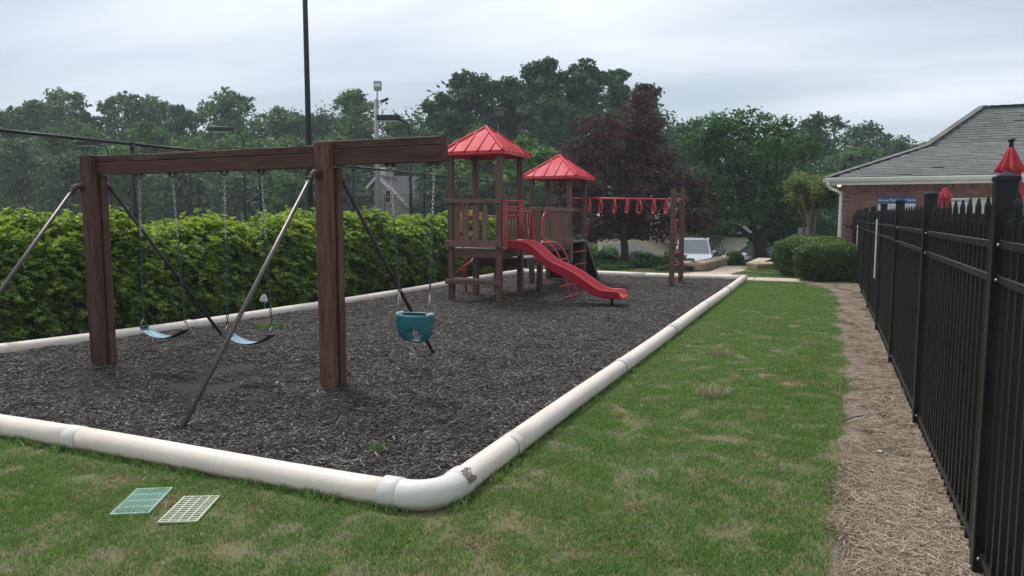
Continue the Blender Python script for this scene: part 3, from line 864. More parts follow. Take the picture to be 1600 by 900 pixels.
scrap(-3.25, 4.55, 0.016, 0.05, 'leaf_litter', 'pale wood scrap on the mulch between the front brace and the pipe')
mb = MB(); mb.tube([(0.14, 6.15, .03), (0.24, 6.3, .045), (0.31, 6.38, .04), (0.36, 6.5, .03)], [.006, .007, .005, .003], 6)
tag(mb.build('twig', M['bark']), 'short bent brown twig lying on the bare soil of the straw bed', 'twig')

# ------------------------------------------------------------------ drain grates
def grate(lab, mat, cx, cy, along, nb, nc, rz, LX, LY):
    # local: u across, v along (slanted), frame + bars
    r = thing('drain_grate', lab, 'drain grate', (cx, cy, 0.011), rz)
    mb = MB()
    for s in (-1, 1):
        mb.box((s*LX/2, 0, 0), (0.012, LY, 0.012), bevel=.002)
        mb.box((0, s*LY/2, 0.0005), (LX+.012, 0.012, 0.012), bevel=.002)
    mb.build('frame', mat, r)
    if along:
        me = MB().box((0, 0, 0), (0.0068, LY-.012, 0.009), bevel=.0015).mesh('bar')
        cm = MB().box((0, 0, 0), (LX-.012, 0.011, 0.010), bevel=.0015).mesh('cross_bar')
        for i in range(nb): place(me, 'bar', r, (-LX/2+LX*(i+1)/(nb+1), 0, 0), mat=mat)
        for i in range(nc): place(cm, 'cross_bar', r, (0, -LY/2+LY*(i+1)/(nc+1), 0.0007), mat=mat)
    else:
        me = MB().box((0, 0, 0), (LX-.012, 0.010, 0.009), bevel=.0015).mesh('bar')
        cm = MB().box((0, 0, 0), (0.009, LY-.012, 0.010), bevel=.0015).mesh('cross_bar')
        for i in range(nb): place(me, 'bar', r, (0, -LY/2+LY*(i+1)/(nb+1), 0), mat=mat)
        for i in range(nc): place(cm, 'cross_bar', r, (-LX/2+LX*(i+1)/(nc+1), 0, 0.0007), mat=mat)
    mb = MB(); mb.box((0, 0, -0.0085), (LX-.008, LY-.008, 0.003), bevel=.001)
    mb.build('hole_shade_plate', M['dark_void'], r)  # black plate: the shade below the bars is put into its colour
grate('pale teal slotted plastic drain grate with long bars in the grass', M['grate_teal'], -3.525, 2.885, True, 12, 3, .52, .195, .37)
grate('cream plastic drain grate with short slots in the grass, right of the teal one', M['grate_cream'], -3.185, 2.905, False, 11, 3, .46, .195, .35)

# ------------------------------------------------------------------ white pipe edging
PR = 0.082; PZ = 0.068
pe = thing('pipe_edging', 'long white plastic pipe laid as a border round the mulch bed', 'border', (0, 0, 0))
def run(pts, r=PR, seg=28, name='pipe', mat=None):
    mb = MB(); mb.tube(pts, r, seg); return mb.build(name, mat or M['pvc'], pe)
def sub(a, b_, n): 
    a, b_ = Vector(a), Vector(b_); return [a+(b_-a)*i/n for i in range(n+1)]
def wob(pts, s=0.006):
    return [Vector((p[0], p[1], p[2]+s*math.sin(p[0]*1.7+p[1]*0.9))) for p in pts]
run(wob(sub((-8.98, 3.42, PZ), (-4.74, 3.42, PZ), 12)))
run(wob(sub((-4.735, 3.42, PZ), (-2.16, 3.42, PZ), 10)))
# elbow
er = 0.2; ep = [(-2.16, 3.42, PZ+.003)]+[(-2.13+er*math.sin(t), 3.42+er-er*math.cos(t), PZ+.003) for t in np.linspace(0, math.pi/2, 10)]+[(-1.93, 3.66, PZ+.003)]
run(ep, PR+0.006, 28, 'elbow', M['pvc_grey'])
yy = [3.66, 4.47, 7.33, 9.99, 12.9, 15.9, 19.10]
for a, b_ in zip(yy, yy[1:]):
    run(wob(sub((-1.93, a+.003, PZ), (-1.93, b_, PZ), 8)))
for (a, b_) in ((-1.93, -4.4), (-4.403, -7.9)):
    run(wob(sub((a, 19.15, PZ), (b_, 19.15, PZ), 8)))
ly = [3.42, 5.4, 7.7, 10.7, 14.7, 19.12]
for a, b_ in zip(ly, ly[1:]):
    run(wob([(left_x(a+(b_-a)*i/8), a+.004+(b_-a)*i/8, PZ) for i in range(9)]))
def collar(c, d, wd=0.09, r=PR+0.007, mat='pvc_grey'):
    c = Vector(c); d = Vector(d).normalized()
    mb = MB(); mb.tube([c-d*wd/2, c-d*(wd/2-.004), c+d*(wd/2-.004), c+d*wd/2], [r-.004, r, r, r-.004], 28); mb.build('coupling', M[mat], pe)
    return
collar((-4.79, 3.42, PZ+.002), (1, 0, 0), 0.13)
collar((-2.20, 3.42, PZ+.003), (1, 0, 0), 0.11, PR+.010)
collar((-1.93, 3.70, PZ+.003), (0, 1, 0), 0.10, PR+.010)
for y in yy[1:-1]: collar((-1.93, y, PZ+.001), (0, 1, 0), 0.10, PR+.005)
collar((-1.93, 19.15, PZ), (0, 1, 0), 0.2, PR+.008, 'pvc')
for y in ly[1:-1]: collar((left_x(y), y, PZ), (left_x(y+.1)-left_x(y-.1), .2, 0), 0.10, PR+.006, 'pvc')
collar((-7.92, 19.15, PZ), (1, 0, 0), 0.2, PR+.008, 'pvc')
# dark metal strap around the joint rings
for y in yy[1:-1]:
    mb = MB(); mb.tube([(-1.93+(PR+.004)*math.cos(t), y-.052, PZ+(PR+.004)*math.sin(t)) for t in np.linspace(0, 2*math.pi, 29)[:-1]], .0035, 5, closed=True)
    mb.build('joint_ring', M['galv'], pe)
# scuff: a torn sleeve flap on the elbow
vs = []; fs = []
for i in range(9):
    for j in range(6):
        a = 0.25+.20*j+.03*math.sin(i*2.3); y_ = 3.655+.011*i*(1+.25*math.sin(j*1.9))
        r_ = PR+.012+.002*math.sin(i*1.7+j*2.1)
        vs.append((-1.93+r_*math.cos(a), y_, PZ+r_*math.sin(a)))
for i in range(8):
    for j in range(5):
        if math.sin(i*2.1+j*1.3)+math.sin(i*.9-j*2.2) > -1.25: fs.append((i*6+j, i*6+j+1, (i+1)*6+j+1, (i+1)*6+j))
mb = MB(); mb.add(vs, fs); o = mb.build('torn_sleeve', M['grey_wood'], pe); o.modifiers.new('t', 'SOLIDIFY').thickness = .002

# ------------------------------------------------------------------ swing set
ss_ = thing('swing_set', 'dark red brown timber swing frame with two posts, long beam and pipe braces', 'swing frame', (0, 0, 0))
def timber(name, c, size, mat, parent, bevel=0.005, rot=None, label=None):
    return MB().box(c, size, rot, bevel).build(name, mat, parent, label=label)
for px, zt in ((-7.255, 2.265), (-4.195, 2.285)):
    # front board runs full height, the middle and rear boards stop under the beam
    timber('post', (px, 5.475, zt/2-.03), (0.158, 0.072, zt+.06), M['swing_wood'], ss_, 0.006)
    timber('spacer_board', (px-.012, 5.535, 1.0), (0.128, 0.044, 2.12), M['swing_wood'], ss_, 0.003)
    timber('post', (px, 5.602, 1.005), (0.158, 0.085, 2.11), M['swing_wood'], ss_, 0.006)
    timber('cleat', (px+.083, 5.585, 1.92), (0.012, 0.05, 0.28), M['swing_wood'], ss_, 0.003)
def rough_beam(name, x0, x1, z0, z1, y, th, mat, sag=0.0, chip=0.006):
    n = 44
    vs = []; fs = []; g = []
    off = rnd.random()*20
    prof = [(-1, -1), (-1, .82), (-.84, 1), (.84, 1), (1, .82), (1, -1)]
    for i in range(n+1):
        t = i/n; x = x0+(x1-x0)*t
        dz = sag*math.sin(math.pi*t)
        for (a, b_) in prof:
            j = (rnd.random()*chip if b_ > 0 else 0)
            zc = (z0+z1)/2; hz = (z1-z0)/2
            vs.append((x, y+a*th/2*(1+(0.03*math.sin(x*9) if b_ > 0 else 0)), zc+b_*hz-j+dz)); g.append((x+off, a*th/2, b_*hz))
    k = len(prof)
    for i in range(n):
        for q in range(k):
            fs.append((i*k+q, i*k+(q+1) % k, (i+1)*k+(q+1) % k, (i+1)*k+q))
    fs += [tuple(reversed(range(k))), tuple(n*k+q for q in range(k))]
    mb = MB(); mb.add(vs, fs, g)
    return mb.build(name, mat, ss_, fix=True)
rough_beam('beam', -7.31, -4.20, 2.067, 2.195, 5.566, 0.104, M['beam_wood'], -.008, .001)
rough_beam('beam', -7.31, -4.20, 2.199, 2.268, 5.566, 0.100, M['beam_wood'], -.006, .007)
rough_beam('beam', -4.196, -3.01, 2.082, 2.222, 5.566, 0.104, M['beam_wood'], 0, .001)
rough_beam('beam', -4.196, -3.02, 2.226, 2.298, 5.566, 0.100, M['beam_wood'], 0, .006)
mb = MB()
for x, z in ((-7.30, 2.2), (-7.28, 2.12), (-7.28, 1.99), (-4.215, 2.25), (-4.21, 2.16), (-4.21, 1.86)):
    mb.cyl((x, 5.444, z), (x, 5.434, z), 0.010, 10)
stuff(mb.build('bolt', M['rust'], ss_))
mb = MB()
for x, z in ((-7.30, 2.235), (-7.275, 2.03), (-4.21, 2.23), (-7.27, .98), (-4.15, .16)):
    mb.cyl((x, 5.445, z), (x, 5.4365, z), 0.012, 10)
stuff(mb.build('hole_shade_disc', M['dark_void'], ss_))  # black discs on the face, painted as the shade inside holes
def brace(top, foot, front=True, mat='pipe_metal'):
    top, foot = Vector(top), Vector(foot)
    mb = MB(); s = -1 if front else 1
    a = top+Vector((0, s*0.085, -0.0)); d = (foot-a).normalized()
    fo = foot+d*0.05
    mb.tube([a+d*.05, fo], 0.0195, 12); mb.build('brace', M[mat], ss_)
    mb = MB(); mb.tube([top, top+Vector((0, s*.004, 0))], .052, 16)
    mb.tube([top+Vector((0, s*.004, 0)), top+Vector((0, s*.014, 0))], [.047, .036], 16)
    mb.build('flange', M['rust'], ss_)
    mb = MB(); mb.tube([top+Vector((0, s*.008, 0)), top+Vector((0, s*.045, 0.004)), a+Vector((0, -s*.012, .006)), a+d*.02, a+d*.06], .0275, 12)
    mb.tube([a+d*.052, a+d*.075], .031, 12)
    mb.build('elbow_fitting', M['rust'], ss_)
brace((-4.22, 5.438, 2.0), (-4.35, 3.88, 0))
brace((-7.30, 5.438, 1.93), (-7.44, 3.88, 0))
brace((-4.22, 5.646, 2.0), (-4.17, 7.42, 0), False, 'pipe_dark')
brace((-7.28, 5.646, 1.95), (-7.36, 7.40, 0), False, 'pipe_dark')

def chain_pts(mb, p0, p1, pitch=0.0335, wr=0.0028):
    p0, p1 = Vector(p0), Vector(p1); d = p1-p0; n = max(1, int(d.length/pitch)); d = d/n
    u = d.normalized(); a = u.cross(Vector((0, 1, 0))).normalized(); b_ = u.cross(a)
    for i in range(n):
        c = p0+d*(i+.5); s = (a*.8+b_*.6) if i % 2 else (b_*.8-a*.6)
        hl = pitch*.62; hw = 0.0105
        pts = [c+u*(hl*math.cos(t)*(1.0))+s*(hw*math.sin(t)) for t in np.linspace(0, 2*math.pi, 9)[:-1]]
        mb.tube(pts, wr, 4, closed=True)
def chains(parent, top, bot, split=0.42):
    top, bot = Vector(top), Vector(bot); mid = top+(bot-top)*split
    mb = MB(); chain_pts(mb, top, mid); mb.build('chain', M['galv'], parent)
    mb = MB(); chain_pts(mb, mid, bot, wr=0.0044); mb.build('coated_chain', M['chain_green'], parent)
def hanger(parent, x, z):
    mb = MB(); mb.box((x, 5.57, z-.006), (.11, .035, .010), bevel=.002)
    mb.tube([(x-.028, 5.57, z-.01), (x-.026, 5.57, z-.04), (x, 5.57, z-.055), (x+.026, 5.57, z-.04), (x+.028, 5.57, z-.01)], .006, 6)
    mb.cyl((x-.045, 5.57, z-.012), (x-.045, 5.57, z-.03), .009, 8); mb.cyl((x+.045, 5.57, z-.012), (x+.045, 5.57, z-.03), .009, 8)
    mb.build('hanger', M['rust'], parent)
def belt_swing(lab, xa, xb, za, zb, ha, hb, zt, sag):
    r = thing('belt_swing', lab, 'swing', ((xa+xb)/2, 5.57, min(za, zb)-sag), group='swings hanging from the timber beam')
    r2 = Vector(r.location)
    hanger(r, ha, zt); hanger(r, hb, zt)
    for (hx, sx, sz) in ((ha, xa, za), (hb, xb, zb)):
        chains(r, (hx, 5.57, zt-.055), (sx, 5.57, sz+.085))
        mb = MB()
        mb.tube([(sx, 5.57, sz+.085), (sx+.002, 5.515, sz+.012), (sx+.002, 5.625, sz+.012)], .0042, 6, closed=True)
        mb.build('shackle', M['galv'], r)
    mb = MB(); n = 18; wd = .075; th = .006
    top = []; 
    for i in range(n+1):
        t = i/n; x = xa+(xb-xa)*t; s = 4*t*(1-t)
        z = za+(zb-za)*t-sag*s**.85
        wv = wd*(1-.32*(1-s)**3)
        top.append((x, z, wv))
    vs = []
    for (x, z, wv) in top:
        for a in (-1, -.5, 0, .5, 1): vs.append((x, 5.57+a*wv, z+.012*a*a))
    k = 5; fs = [(i*k+j, (i+1)*k+j, (i+1)*k+j+1, i*k+j+1) for i in range(n) for j in range(k-1)]
    o = len(vs); vs += [(x, y, z-th) for x, y, z in vs]
    mb.add(vs[:o], [tuple(f) for f in fs])
    # rim joins the two skins
    rim = [j for j in range(k)]+[i*k+k-1 for i in range(1, n+1)]+[n*k+j for j in range(k-2, -1, -1)]+[i*k for i in range(n-1, 0, -1)]
    mb2 = MB(); mb2.add(vs, [tuple(f) for f in fs]+[tuple(o+q for q in reversed(f)) for f in fs]+[(rim[i], rim[(i+1) % len(rim)], o+rim[(i+1) % len(rim)], o+rim[i]) for i in range(len(rim))], smooth=True)
    so_ = mb2.build('seat', M['seat_teal'], r, fix=True)
    so_.data.materials.append(M['seat_dark'])
    nf = len(fs)
    for pi, pg_ in enumerate(so_.data.polygons):
        if pi >= nf: pg_.material_index = 1
    mb3 = MB(); mb3.add([(x, y, z-.001) for x, y, z in vs[o+int(n*.58)*k:]], [(i*k+j, (i+1)*k+j, (i+1)*k+j+1, i*k+j+1) for i in range(n-int(n*.58)) for j in range(k-1)])
    for s_, (x, z) in ((1, (xa, za)), (-1, (xb, zb))):
        mb = MB(); mb.box((x+s_*.012, 5.57, z+.010), (.03, .10, .012), bevel=.003); mb.build('end_clamp', M['seat_dark'], r)
    mb = MB(); mb.box((xa+.075, 5.57-.035, za-.048), (.06, .045, .003), Euler((0, .62, 0)).to_matrix(), .001)
    mb.build('label_plate', M['sign_white'], r)
    # children are modelled in world space: cancel the empty's offset
    for c in list(COL.objects):
        if c.parent == r: c.location = -r2
    return r
belt_swing('blue belt swing hanging nearest the left timber post', -6.66, -6.06, .445, .45, -6.62, -6.15, 2.065, .095)
belt_swing('blue belt swing between the other belt swing and the tall middle post', -5.49, -4.93, .455, .47, -5.46, -5.0, 2.068, .095)
r = thing('bucket_swing', 'teal bucket toddler swing hanging under the right end of the beam', 'swing', (-3.325, 5.57, .53), group='swings hanging from the timber beam')
r2 = Vector(r.location)
hanger(r, -3.56, 2.083); hanger(r, -3.12, 2.083)
for hx, sx in ((-3.56, -3.482), (-3.12, -3.175)):
    chains(r, (hx, 5.57, 2.03), (sx, 5.57, .955), .38)
    s = -1 if sx < -3.3 else 1
    mb = MB()
    mb.tube([(sx, 5.57, .955), (sx+s*.002, 5.53, .77)], .0042, 6); mb.tube([(sx, 5.57, .955), (sx+s*.002, 5.61, .77)], .0042, 6)
    mb.tube([(sx, 5.57, .975), (sx+.012, 5.57, .96), (sx, 5.57, .94), (sx-.012, 5.57, .96)], .004, 6, closed=True)
    mb.build('strap', M['galv'], r)
    mb = MB(); mb.box((sx, 5.57, .762), (.016, .115, .03), bevel=.004); mb.build('rim_clip', M['sign_white'], r)
# bucket shell: oval ring with rounded base, two leg holes to front and back
def bucket():
    bm = bmesh.new(); seg = 48; hz = [(.757, 1.0), (.742, 1.02), (.70, 1.0), (.665, .985), (.63, .95), (.60, .90), (.575, .83), (.555, .72), (.54, .56), (.532, .36)]
    cx, cy, rx, ry = -3.328, 5.57, .165, .115; seg = 96
    hz = [(a_[0]+(b_[0]-a_[0])*t/4, a_[1]+(b_[1]-a_[1])*t/4) for a_, b_ in zip(hz, hz[1:]) for t in range(4)]+[hz[-1]]
    rings = []
    for z, k in hz:
        rings.append([bm.verts.new((cx+rx*k*math.cos(t)*(1 if abs(math.cos(t)) < .98 else .98), cy+ry*k*math.sin(t), z)) for t in [2*math.pi*i/seg for i in range(seg)]])
    for a, b_ in zip(rings, rings[1:]):
        for i in range(seg):
            x = sum(v.co.x for v in (a[i], a[(i+1) % seg], b_[i], b_[(i+1) % seg]))/4; z = (a[i].co.z+b_[i].co.z)/2
            hole = any(((x-hx)/.050)**2+((z-.588)/.055)**2 < 1 for hx in (cx-.068, cx+.068) ) and abs((a[i].co.y+a[(i+1) % seg].co.y)/2-cy) > .05
            front = (a[i].co.y+a[(i+1) % seg].co.y)/2 < cy
            if front: hole = ((x-(cx+.034))/.068)**2+((z-.590)/.058)**2 < 1
            else: hole = ((x-(cx-.02))/.062)**2+((z-.60)/.058)**2 < 1
            if not hole: bm.faces.new((a[i], a[(i+1) % seg], b_[(i+1) % seg], b_[i]))
    bm.faces.new(rings[-1])
    for f in bm.faces: f.smooth = True
    me = bpy.data.meshes.new('bucket'); bm.to_mesh(me); bm.free()
    return me
o = mkobj('bucket_seat', bucket(), M['bucket'], r)
md = o.modifiers.new('thick', 'SOLIDIFY'); md.thickness = .012; md.offset = -1
mb = MB(); mb.tube([(-3.328+.168*math.cos(t), 5.57+.118*math.sin(t), .755) for t in np.linspace(0, 2*math.pi, 33)[:-1]], .009, 8, closed=True)
mb.build('rolled_rim', M['bucket'], r)
for c in list(COL.objects):
    if c.parent == r: c.location = -r2

# ------------------------------------------------------------------ play structure
ps = thing('play_structure', 'brown timber climbing frame with two red roofed towers, red slide and monkey bar', 'climbing frame', (0, 0, 0))
for (x, y, h) in ((-6.50, 12.24, 2.80), (-5.52, 12.24, 2.80), (-6.48, 13.24, 2.80), (-5.52, 13.24, 2.80)):
    timber('post', (x, y, h/2-.02), (.102, .102, h+.04), M['post_wood'], ps)
for (x, y, h) in ((-6.40, 16.05, 2.54), (-5.50, 16.10, 2.54), (-6.38, 17.10, 2.54), (-5.50, 17.20, 2.54), (-5.45, 14.12, .80), (-6.42, 14.12, .80)):
    timber('post', (x, y, h/2-.02), (.102, .102, h+.04), M['post_wood'], ps)
# tower 1 front
timber('rail', (-6.03, 12.167, 1.895), (1.13, .04, .075), M['play_wood'], ps)
timber('rail', (-6.02, 12.167, 1.115), (1.13, .04, .125), M['play_wood'], ps)
for x, wd in ((-6.37, .115), (-6.19, .12), (-5.985, .11), (-5.80, .105)):
    timber('slat', (x, 12.225, 1.505), (wd, .028, .74), M['play_wood'], ps)
mb = MB()
for x in (-6.445, -6.275, -6.262): mb.cyl((x, 12.25, 1.03), (x, 12.25, 1.9), .009, 8)
mb.build('bar', M['red_metal'], ps)
mb = MB()
for x in (-6.52, -5.50):
    for z in (1.895, 1.14, 1.09, .98, .93):
        mb.cyl((x, 12.149 if z > 1.05 else 12.191, z), (x, 12.14 if z > 1.05 else 12.184, z), .011, 8)
mb.build('bolt', M['dark_void'], ps)
# deck
for i in range(7): timber('deck_board', (-6.01, 12.27+i*.145, 1.018), (1.06 if i in (0, 6) else 1.06, .137, .032), M['grey_wood'], ps, .003) if 0 < i < 6 else timber('deck_board', (-6.01, 12.27+i*.145, 1.018), (.86, .137, .032), M['grey_wood'], ps, .003)
timber('joist', (-6.01, 12.245, .925), (.868, .045, .14), M['post_wood'], ps)
timber('joist', (-6.00, 13.25, .925), (.85, .045, .14), M['post_wood'], ps)
for x in (-6.49, -5.51): timber('joist', (x, 12.74, .925), (.045, .89, .14), M['post_wood'], ps)
# left side panel and bars
timber('rail', (-6.56, 12.74, 1.895), (.04, 1.1, .075), M['play_wood'], ps)
mb = MB(); mb.tube([(-6.47, 12.3, 1.62), (-6.47, 13.2, 1.62)], .013, 8)
mb.tube([(-6.38, 13.28, 1.62), (-5.6, 13.28, 1.62)], .013, 8); mb.build('bar', M['red_metal'], ps)
# low bench on the front
timber('bench_board', (-6.02, 12.235, .455), (.87, .20, .03), M['grey_wood'], ps)
timber('rail', (-6.02, 12.15, .405), (1.14, .035, .085), M['post_wood'], ps)
timber('joist', (-6.01, 12.24, .40), (.86, .04, .07), M['post_wood'], ps)
# red slide guard on the right side
mb = MB(); X = -5.445
mb.tube([(X, 12.19, 1.905), (X, 13.28, 1.905)], .015, 8)
for y in (12.27, 12.36, 12.40): mb.tube([(X, y, 1.905), (X, y, 1.16), (X+.01, y-.02, 1.10)], .014, 8)
for y in (13.04, 13.12, 13.18): mb.tube([(X, y, 1.905), (X, y, 1.16)], .014, 8)
for z in (1.80, 1.72, 1.64): mb.tube([(X, 12.40, z), (X, 13.04, z)], .011, 8)
mb.tube([(X+.03, 12.30, 1.10), (X-.02, 12.34, 1.07), (X+.03, 12.42, 1.09)], .022, 8)
mb.build('guard_frame', M['red_metal'], ps)
# bridge between the towers: lower deck and upper side panel
for i in range(6): timber('deck_board', (-5.93, 13.40+i*.145, .80), (1.04, .137, .035), M['grey_wood'], ps, .003)
timber('joist', (-5.93, 13.345, .70), (.86, .045, .15), M['post_wood'], ps)
for x in (-6.43, -5.44): timber('joist', (x, 13.70, .70), (.045, .72, .15), M['post_wood'], ps)
for i in range(13): timber('deck_board', (-5.95, 14.30+i*.145, 1.018), (.90, .137, .032), M['grey_wood'], ps, .003)
timber('rail', (-5.43, 15.22, 1.765), (.042, 1.86, .085), M['play_wood'], ps)
timber('rail', (-5.43, 15.22, 1.055), (.042, 1.86, .15), M['play_wood'], ps)
for i in range(10): timber('slat', (-5.462, 14.42+i*.178, 1.43), (.024, .115, .62), M['play_wood'], ps)
timber('rail', (-6.44, 15.2, 1.765), (.042, 1.7, .085), M['play_wood'], ps)
timber('rail', (-6.44, 15.2, 1.10), (.042, 1.7, .10), M['play_wood'], ps)
for i in range(9): timber('slat', (-6.475, 14.45+i*.18, 1.43), (.024, .11, .62), M['play_wood'], ps)
timber('slat', (-5.56, 14.30, 1.40), (.12, .026, .74), M['play_wood'], ps)
timber('rail', (-5.62, 14.29, 1.77), (.26, .04, .07), M['play_wood'], ps)
mb = MB()
for x in (-5.80, -5.74, -5.68): mb.cyl((x, 14.30, 1.03), (x, 14.30, 1.68), .012, 8)
mb.build('bar', M['red_metal'], ps)
timber('joist', (-5.47, 15.2, .93), (.045, 1.8, .12), M['post_wood'], ps)
# tower 2 deck
for i in range(8): timber('deck_board', (-5.95, 16.12+i*.145, 1.02), (.80 if i in (0, 7) else .98, .137, .032), M['grey_wood'], ps, .003)
timber('joist', (-5.95, 16.10, .93), (.80, .045, .13), M['post_wood'], ps)
timber('rail', (-5.465, 16.66, 1.04), (.12, .96, .035), M['grey_wood'], ps)
timber('joist', (-5.47, 16.20, .80), (.05, .05, .45), M['grey_wood'], ps)
mb = MB(); mb.tube([(-5.40, 16.22, .80), (-5.40, 17.12, .80)], .016, 8); mb.tube([(-5.40, 16.22, .50), (-5.40, 17.12, .50)], .016, 8)
mb.build('rung', M['red_metal'], ps)
timber('rail', (-5.95, 17.25, 1.765), (1.0, .04, .07), M['play_wood'], ps)
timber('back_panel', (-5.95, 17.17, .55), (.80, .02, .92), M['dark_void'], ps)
# black climbing ramp
mb = MB(); a = math.atan2(1.02, 1.45)
a = math.atan2(1.02, 1.12); mb.box((-5.95, 17.80, .50), (.96, 1.52, .03), Euler((-a, 0, 0)).to_matrix(), .004); mb.build('climbing_ramp', M['black'], ps)
mb = MB(); mb.beam((-5.45, 17.27, 1.03), (-5.45, 18.38, 0.0), .03, .05); mb.build('ramp_edge', M['grey_wood'], ps)
mb = MB(); mb.sphere((-5.46, 16.72, 1.135), .055, 12, 8, (1, 1, 1.15)); mb.cyl((-5.46, 16.72, 1.055), (-5.46, 16.72, 1.10), .03, 10)
mb.build('knob', M['bucket'], ps)
# handles
mb = MB(); mb.tube([(-5.45, 13.30, 1.70), (-5.42, 13.40, 1.715), (-5.40, 13.52, 1.70), (-5.40, 13.60, 1.64), (-5.40, 13.635, 1.52), (-5.40, 13.64, 1.22), (-5.37, 13.65, 1.12), (-5.30, 13.66, 1.09)], .016, 10)
mb.build('handle', M['red_metal'], ps)
mb = MB(); mb.tube([(-5.42, 14.42, 1.69), (-5.40, 14.28, 1.70), (-5.385, 14.17, 1.66), (-5.38, 14.10, 1.57), (-5.38, 14.07, 1.42), (-5.38, 14.06, 1.28), (-5.35, 14.04, 1.18), (-5.25, 13.98, 1.12), (-5.10, 13.95, 1.11)], .016, 10)
mb.build('handle', M['red_metal'], ps)
mb = MB(); mb.tube([(-5.43, 17.10, 1.52), (-5.39, 17.10, 1.55), (-5.36, 17.10, 1.50), (-5.35, 17.10, 1.30), (-5.39, 17.10, 1.08)], .014, 8); mb.build('handle', M['red_metal'], ps)
# arch ladder
def spline(pts, n=6):
    out = []
    P_ = [Vector(p) for p in pts]; P_ = [P_[0]]+P_+[P_[-1]]
    for i in range(1, len(P_)-2):
        for k in range(n):
            t = k/n; a, b_, c, d = P_[i-1:i+3]
            out.append(.5*((2*b_)+(-a+c)*t+(2*a-5*b_+4*c-d)*t*t+(-a+3*b_-3*c+d)*t**3))
    out.append(P_[-2]); return out
lad = [(-5.33, 1.05), (-5.10, 1.105), (-4.95, 1.03), (-4.83, .88), (-4.76, .70), (-4.65, .32), (-4.55, -.03)]
for y in (13.93, 13.50):
    mb = MB(); mb.tube(spline([(x, y, z) for x, z in lad]), .0165, 10); mb.build('ladder_rail', M['red_metal'], ps)
for x, z in ((-4.80, .78), (-4.71, .53), (-4.64, .29), (-4.575, .075)):
    mb = MB(); mb.tube([(x, 13.10, z), (x, 13.95, z)], .014, 8); mb.build('rung', M['red_metal'], ps)
# slide
st = [(-5.46, 1.17, 1.00), (-5.23, 1.17, 1.0), (-5.08, 1.145, .975), (-4.98, 1.09, .92), (-4.87, 1.01, .845), (-4.73, .89, .715), (-4.58, .795, .615), (-4.40, .725, .54), (-4.24, .655, .465), (-4.08, .57, .365),
      (-3.92, .465, .28), (-3.78, .375, .21), (-3.66, .325, .185), (-3.55, .31, .178), (-3.42, .31, .172), (-3.345, .295, .17), (-3.31, .25, .17), (-3.29, .20, .17)]
st3 = spline([(x, 0, z) for x, z, _ in st], 3); sb3 = spline([(x, 0, z) for x, _, z in st], 3)
YC, HW = 12.70, .245
half = [(-.80, 0), (-.93, .05), (-1.0, .25), (-1.04, .9), (-1.09, .97), (-1.07, 1.06), (-1.0, 1.08), (-.93, 1.02), (-.90, .85), (-.84, .42), (-.70, .24), (-.35, .19)]
sec = half+[(0, .18)]+[(-a, b_) for a, b_ in reversed(half)]
mb = MB(); vs = []; fs = []; k = len(sec)
for p, q in zip(st3, sb3):
    h = p.z-q.z
    for a, b_ in sec: vs.append((p.x, YC+a*HW, q.z+b_*max(h, .12) if b_ < .5 else q.z+h*b_))
for i in range(len(st3)-1):
    for j in range(k): fs.append((i*k+j, i*k+(j+1) % k, (i+1)*k+(j+1) % k, (i+1)*k+j))
n = len(st3)-1
fs += [tuple(range(k)), tuple(n*k+j for j in reversed(range(k)))]
mb.add(vs, fs, smooth=True)
so = mb.build('slide', M['red'], ps, fix=True)
md = so.modifiers.new('edge', 'EDGE_SPLIT'); md.split_angle = R(50)
mb = MB(); mb.cyl((-3.52, YC, .0), (-3.52, YC, .18), .03, 10); mb.box((-3.52, YC, .165), (.12, .2, .02)); mb.build('slide_foot', M['black'], ps)
# roofs
def roof(cx, cy, hx, hy, zb, zt, za):
    mb = MB()
    c = [(-1, -1), (1, -1), (1, 1), (-1, 1)]
    lo = [Vector((cx+a*(hx+.012), cy+b_*(hy+.012), zb)) for a, b_ in c]
    hi = [Vector((cx+a*hx, cy+b_*hy, zt)) for a, b_ in c]
    inn = [Vector((cx+a*(hx-.03), cy+b_*(hy-.03), zb)) for a, b_ in c]
    up = [Vector((cx+a*(hx-.04), cy+b_*(hy-.04), zt-.01)) for a, b_ in c]
    A = Vector((cx, cy, za)); B = Vector((cx, cy, za-.03))
    vs = lo+hi+inn+up+[A, B]
    fs = []
    for i in range(4):
        j = (i+1) % 4
        fs += [(i, j, 4+j, 4+i), (4+i, 4+j, 16), (j, i, 8+i, 8+j), (8+j, 8+i, 12+i, 12+j), (12+j, 12+i, 17)]
    mb.add(vs, fs)
    ro = mb.build('roof', M['red_roof'], ps, fix=True)
    for i in range(4):
        j = (i+1) % 4
        m_ = MB(); d = (A-hi[i]); m_.tube([hi[i]-d*.015+Vector((0, 0, -.01)), hi[i]+d*.04, A-d*.03, A+Vector((0, 0, .004))], [.03, .034, .030, .025], 8, flat=.85)
        m_.build('hip_rib', M['red_roof'], ro)
        for t in (.2, .4, .6, .8):
            e = hi[i]+(hi[j]-hi[i])*t
            mid = (hi[i]+hi[j])/2; up_ = (A-mid)
            f = min(t, 1-t)*2
            q = e+up_*f*.96
            m_ = MB(); m_.tube([e-up_*.02+Vector((0, 0, -.012)), e+Vector((0, 0, .004)), q+Vector((0, 0, .004))], [.018, .021, .019], 6, flat=.8); m_.build('rib', M['red_roof'], ro)
    m_ = MB(); m_.sphere(A, .036, 10, 6, (1, 1, .5)); m_.build('cap', M['red_roof'], ro)
roof(-6.01, 12.74, .64, .65, 2.735, 2.80, 3.30)
roof(-5.93, 16.62, .66, .70, 2.475, 2.54, 3.06)
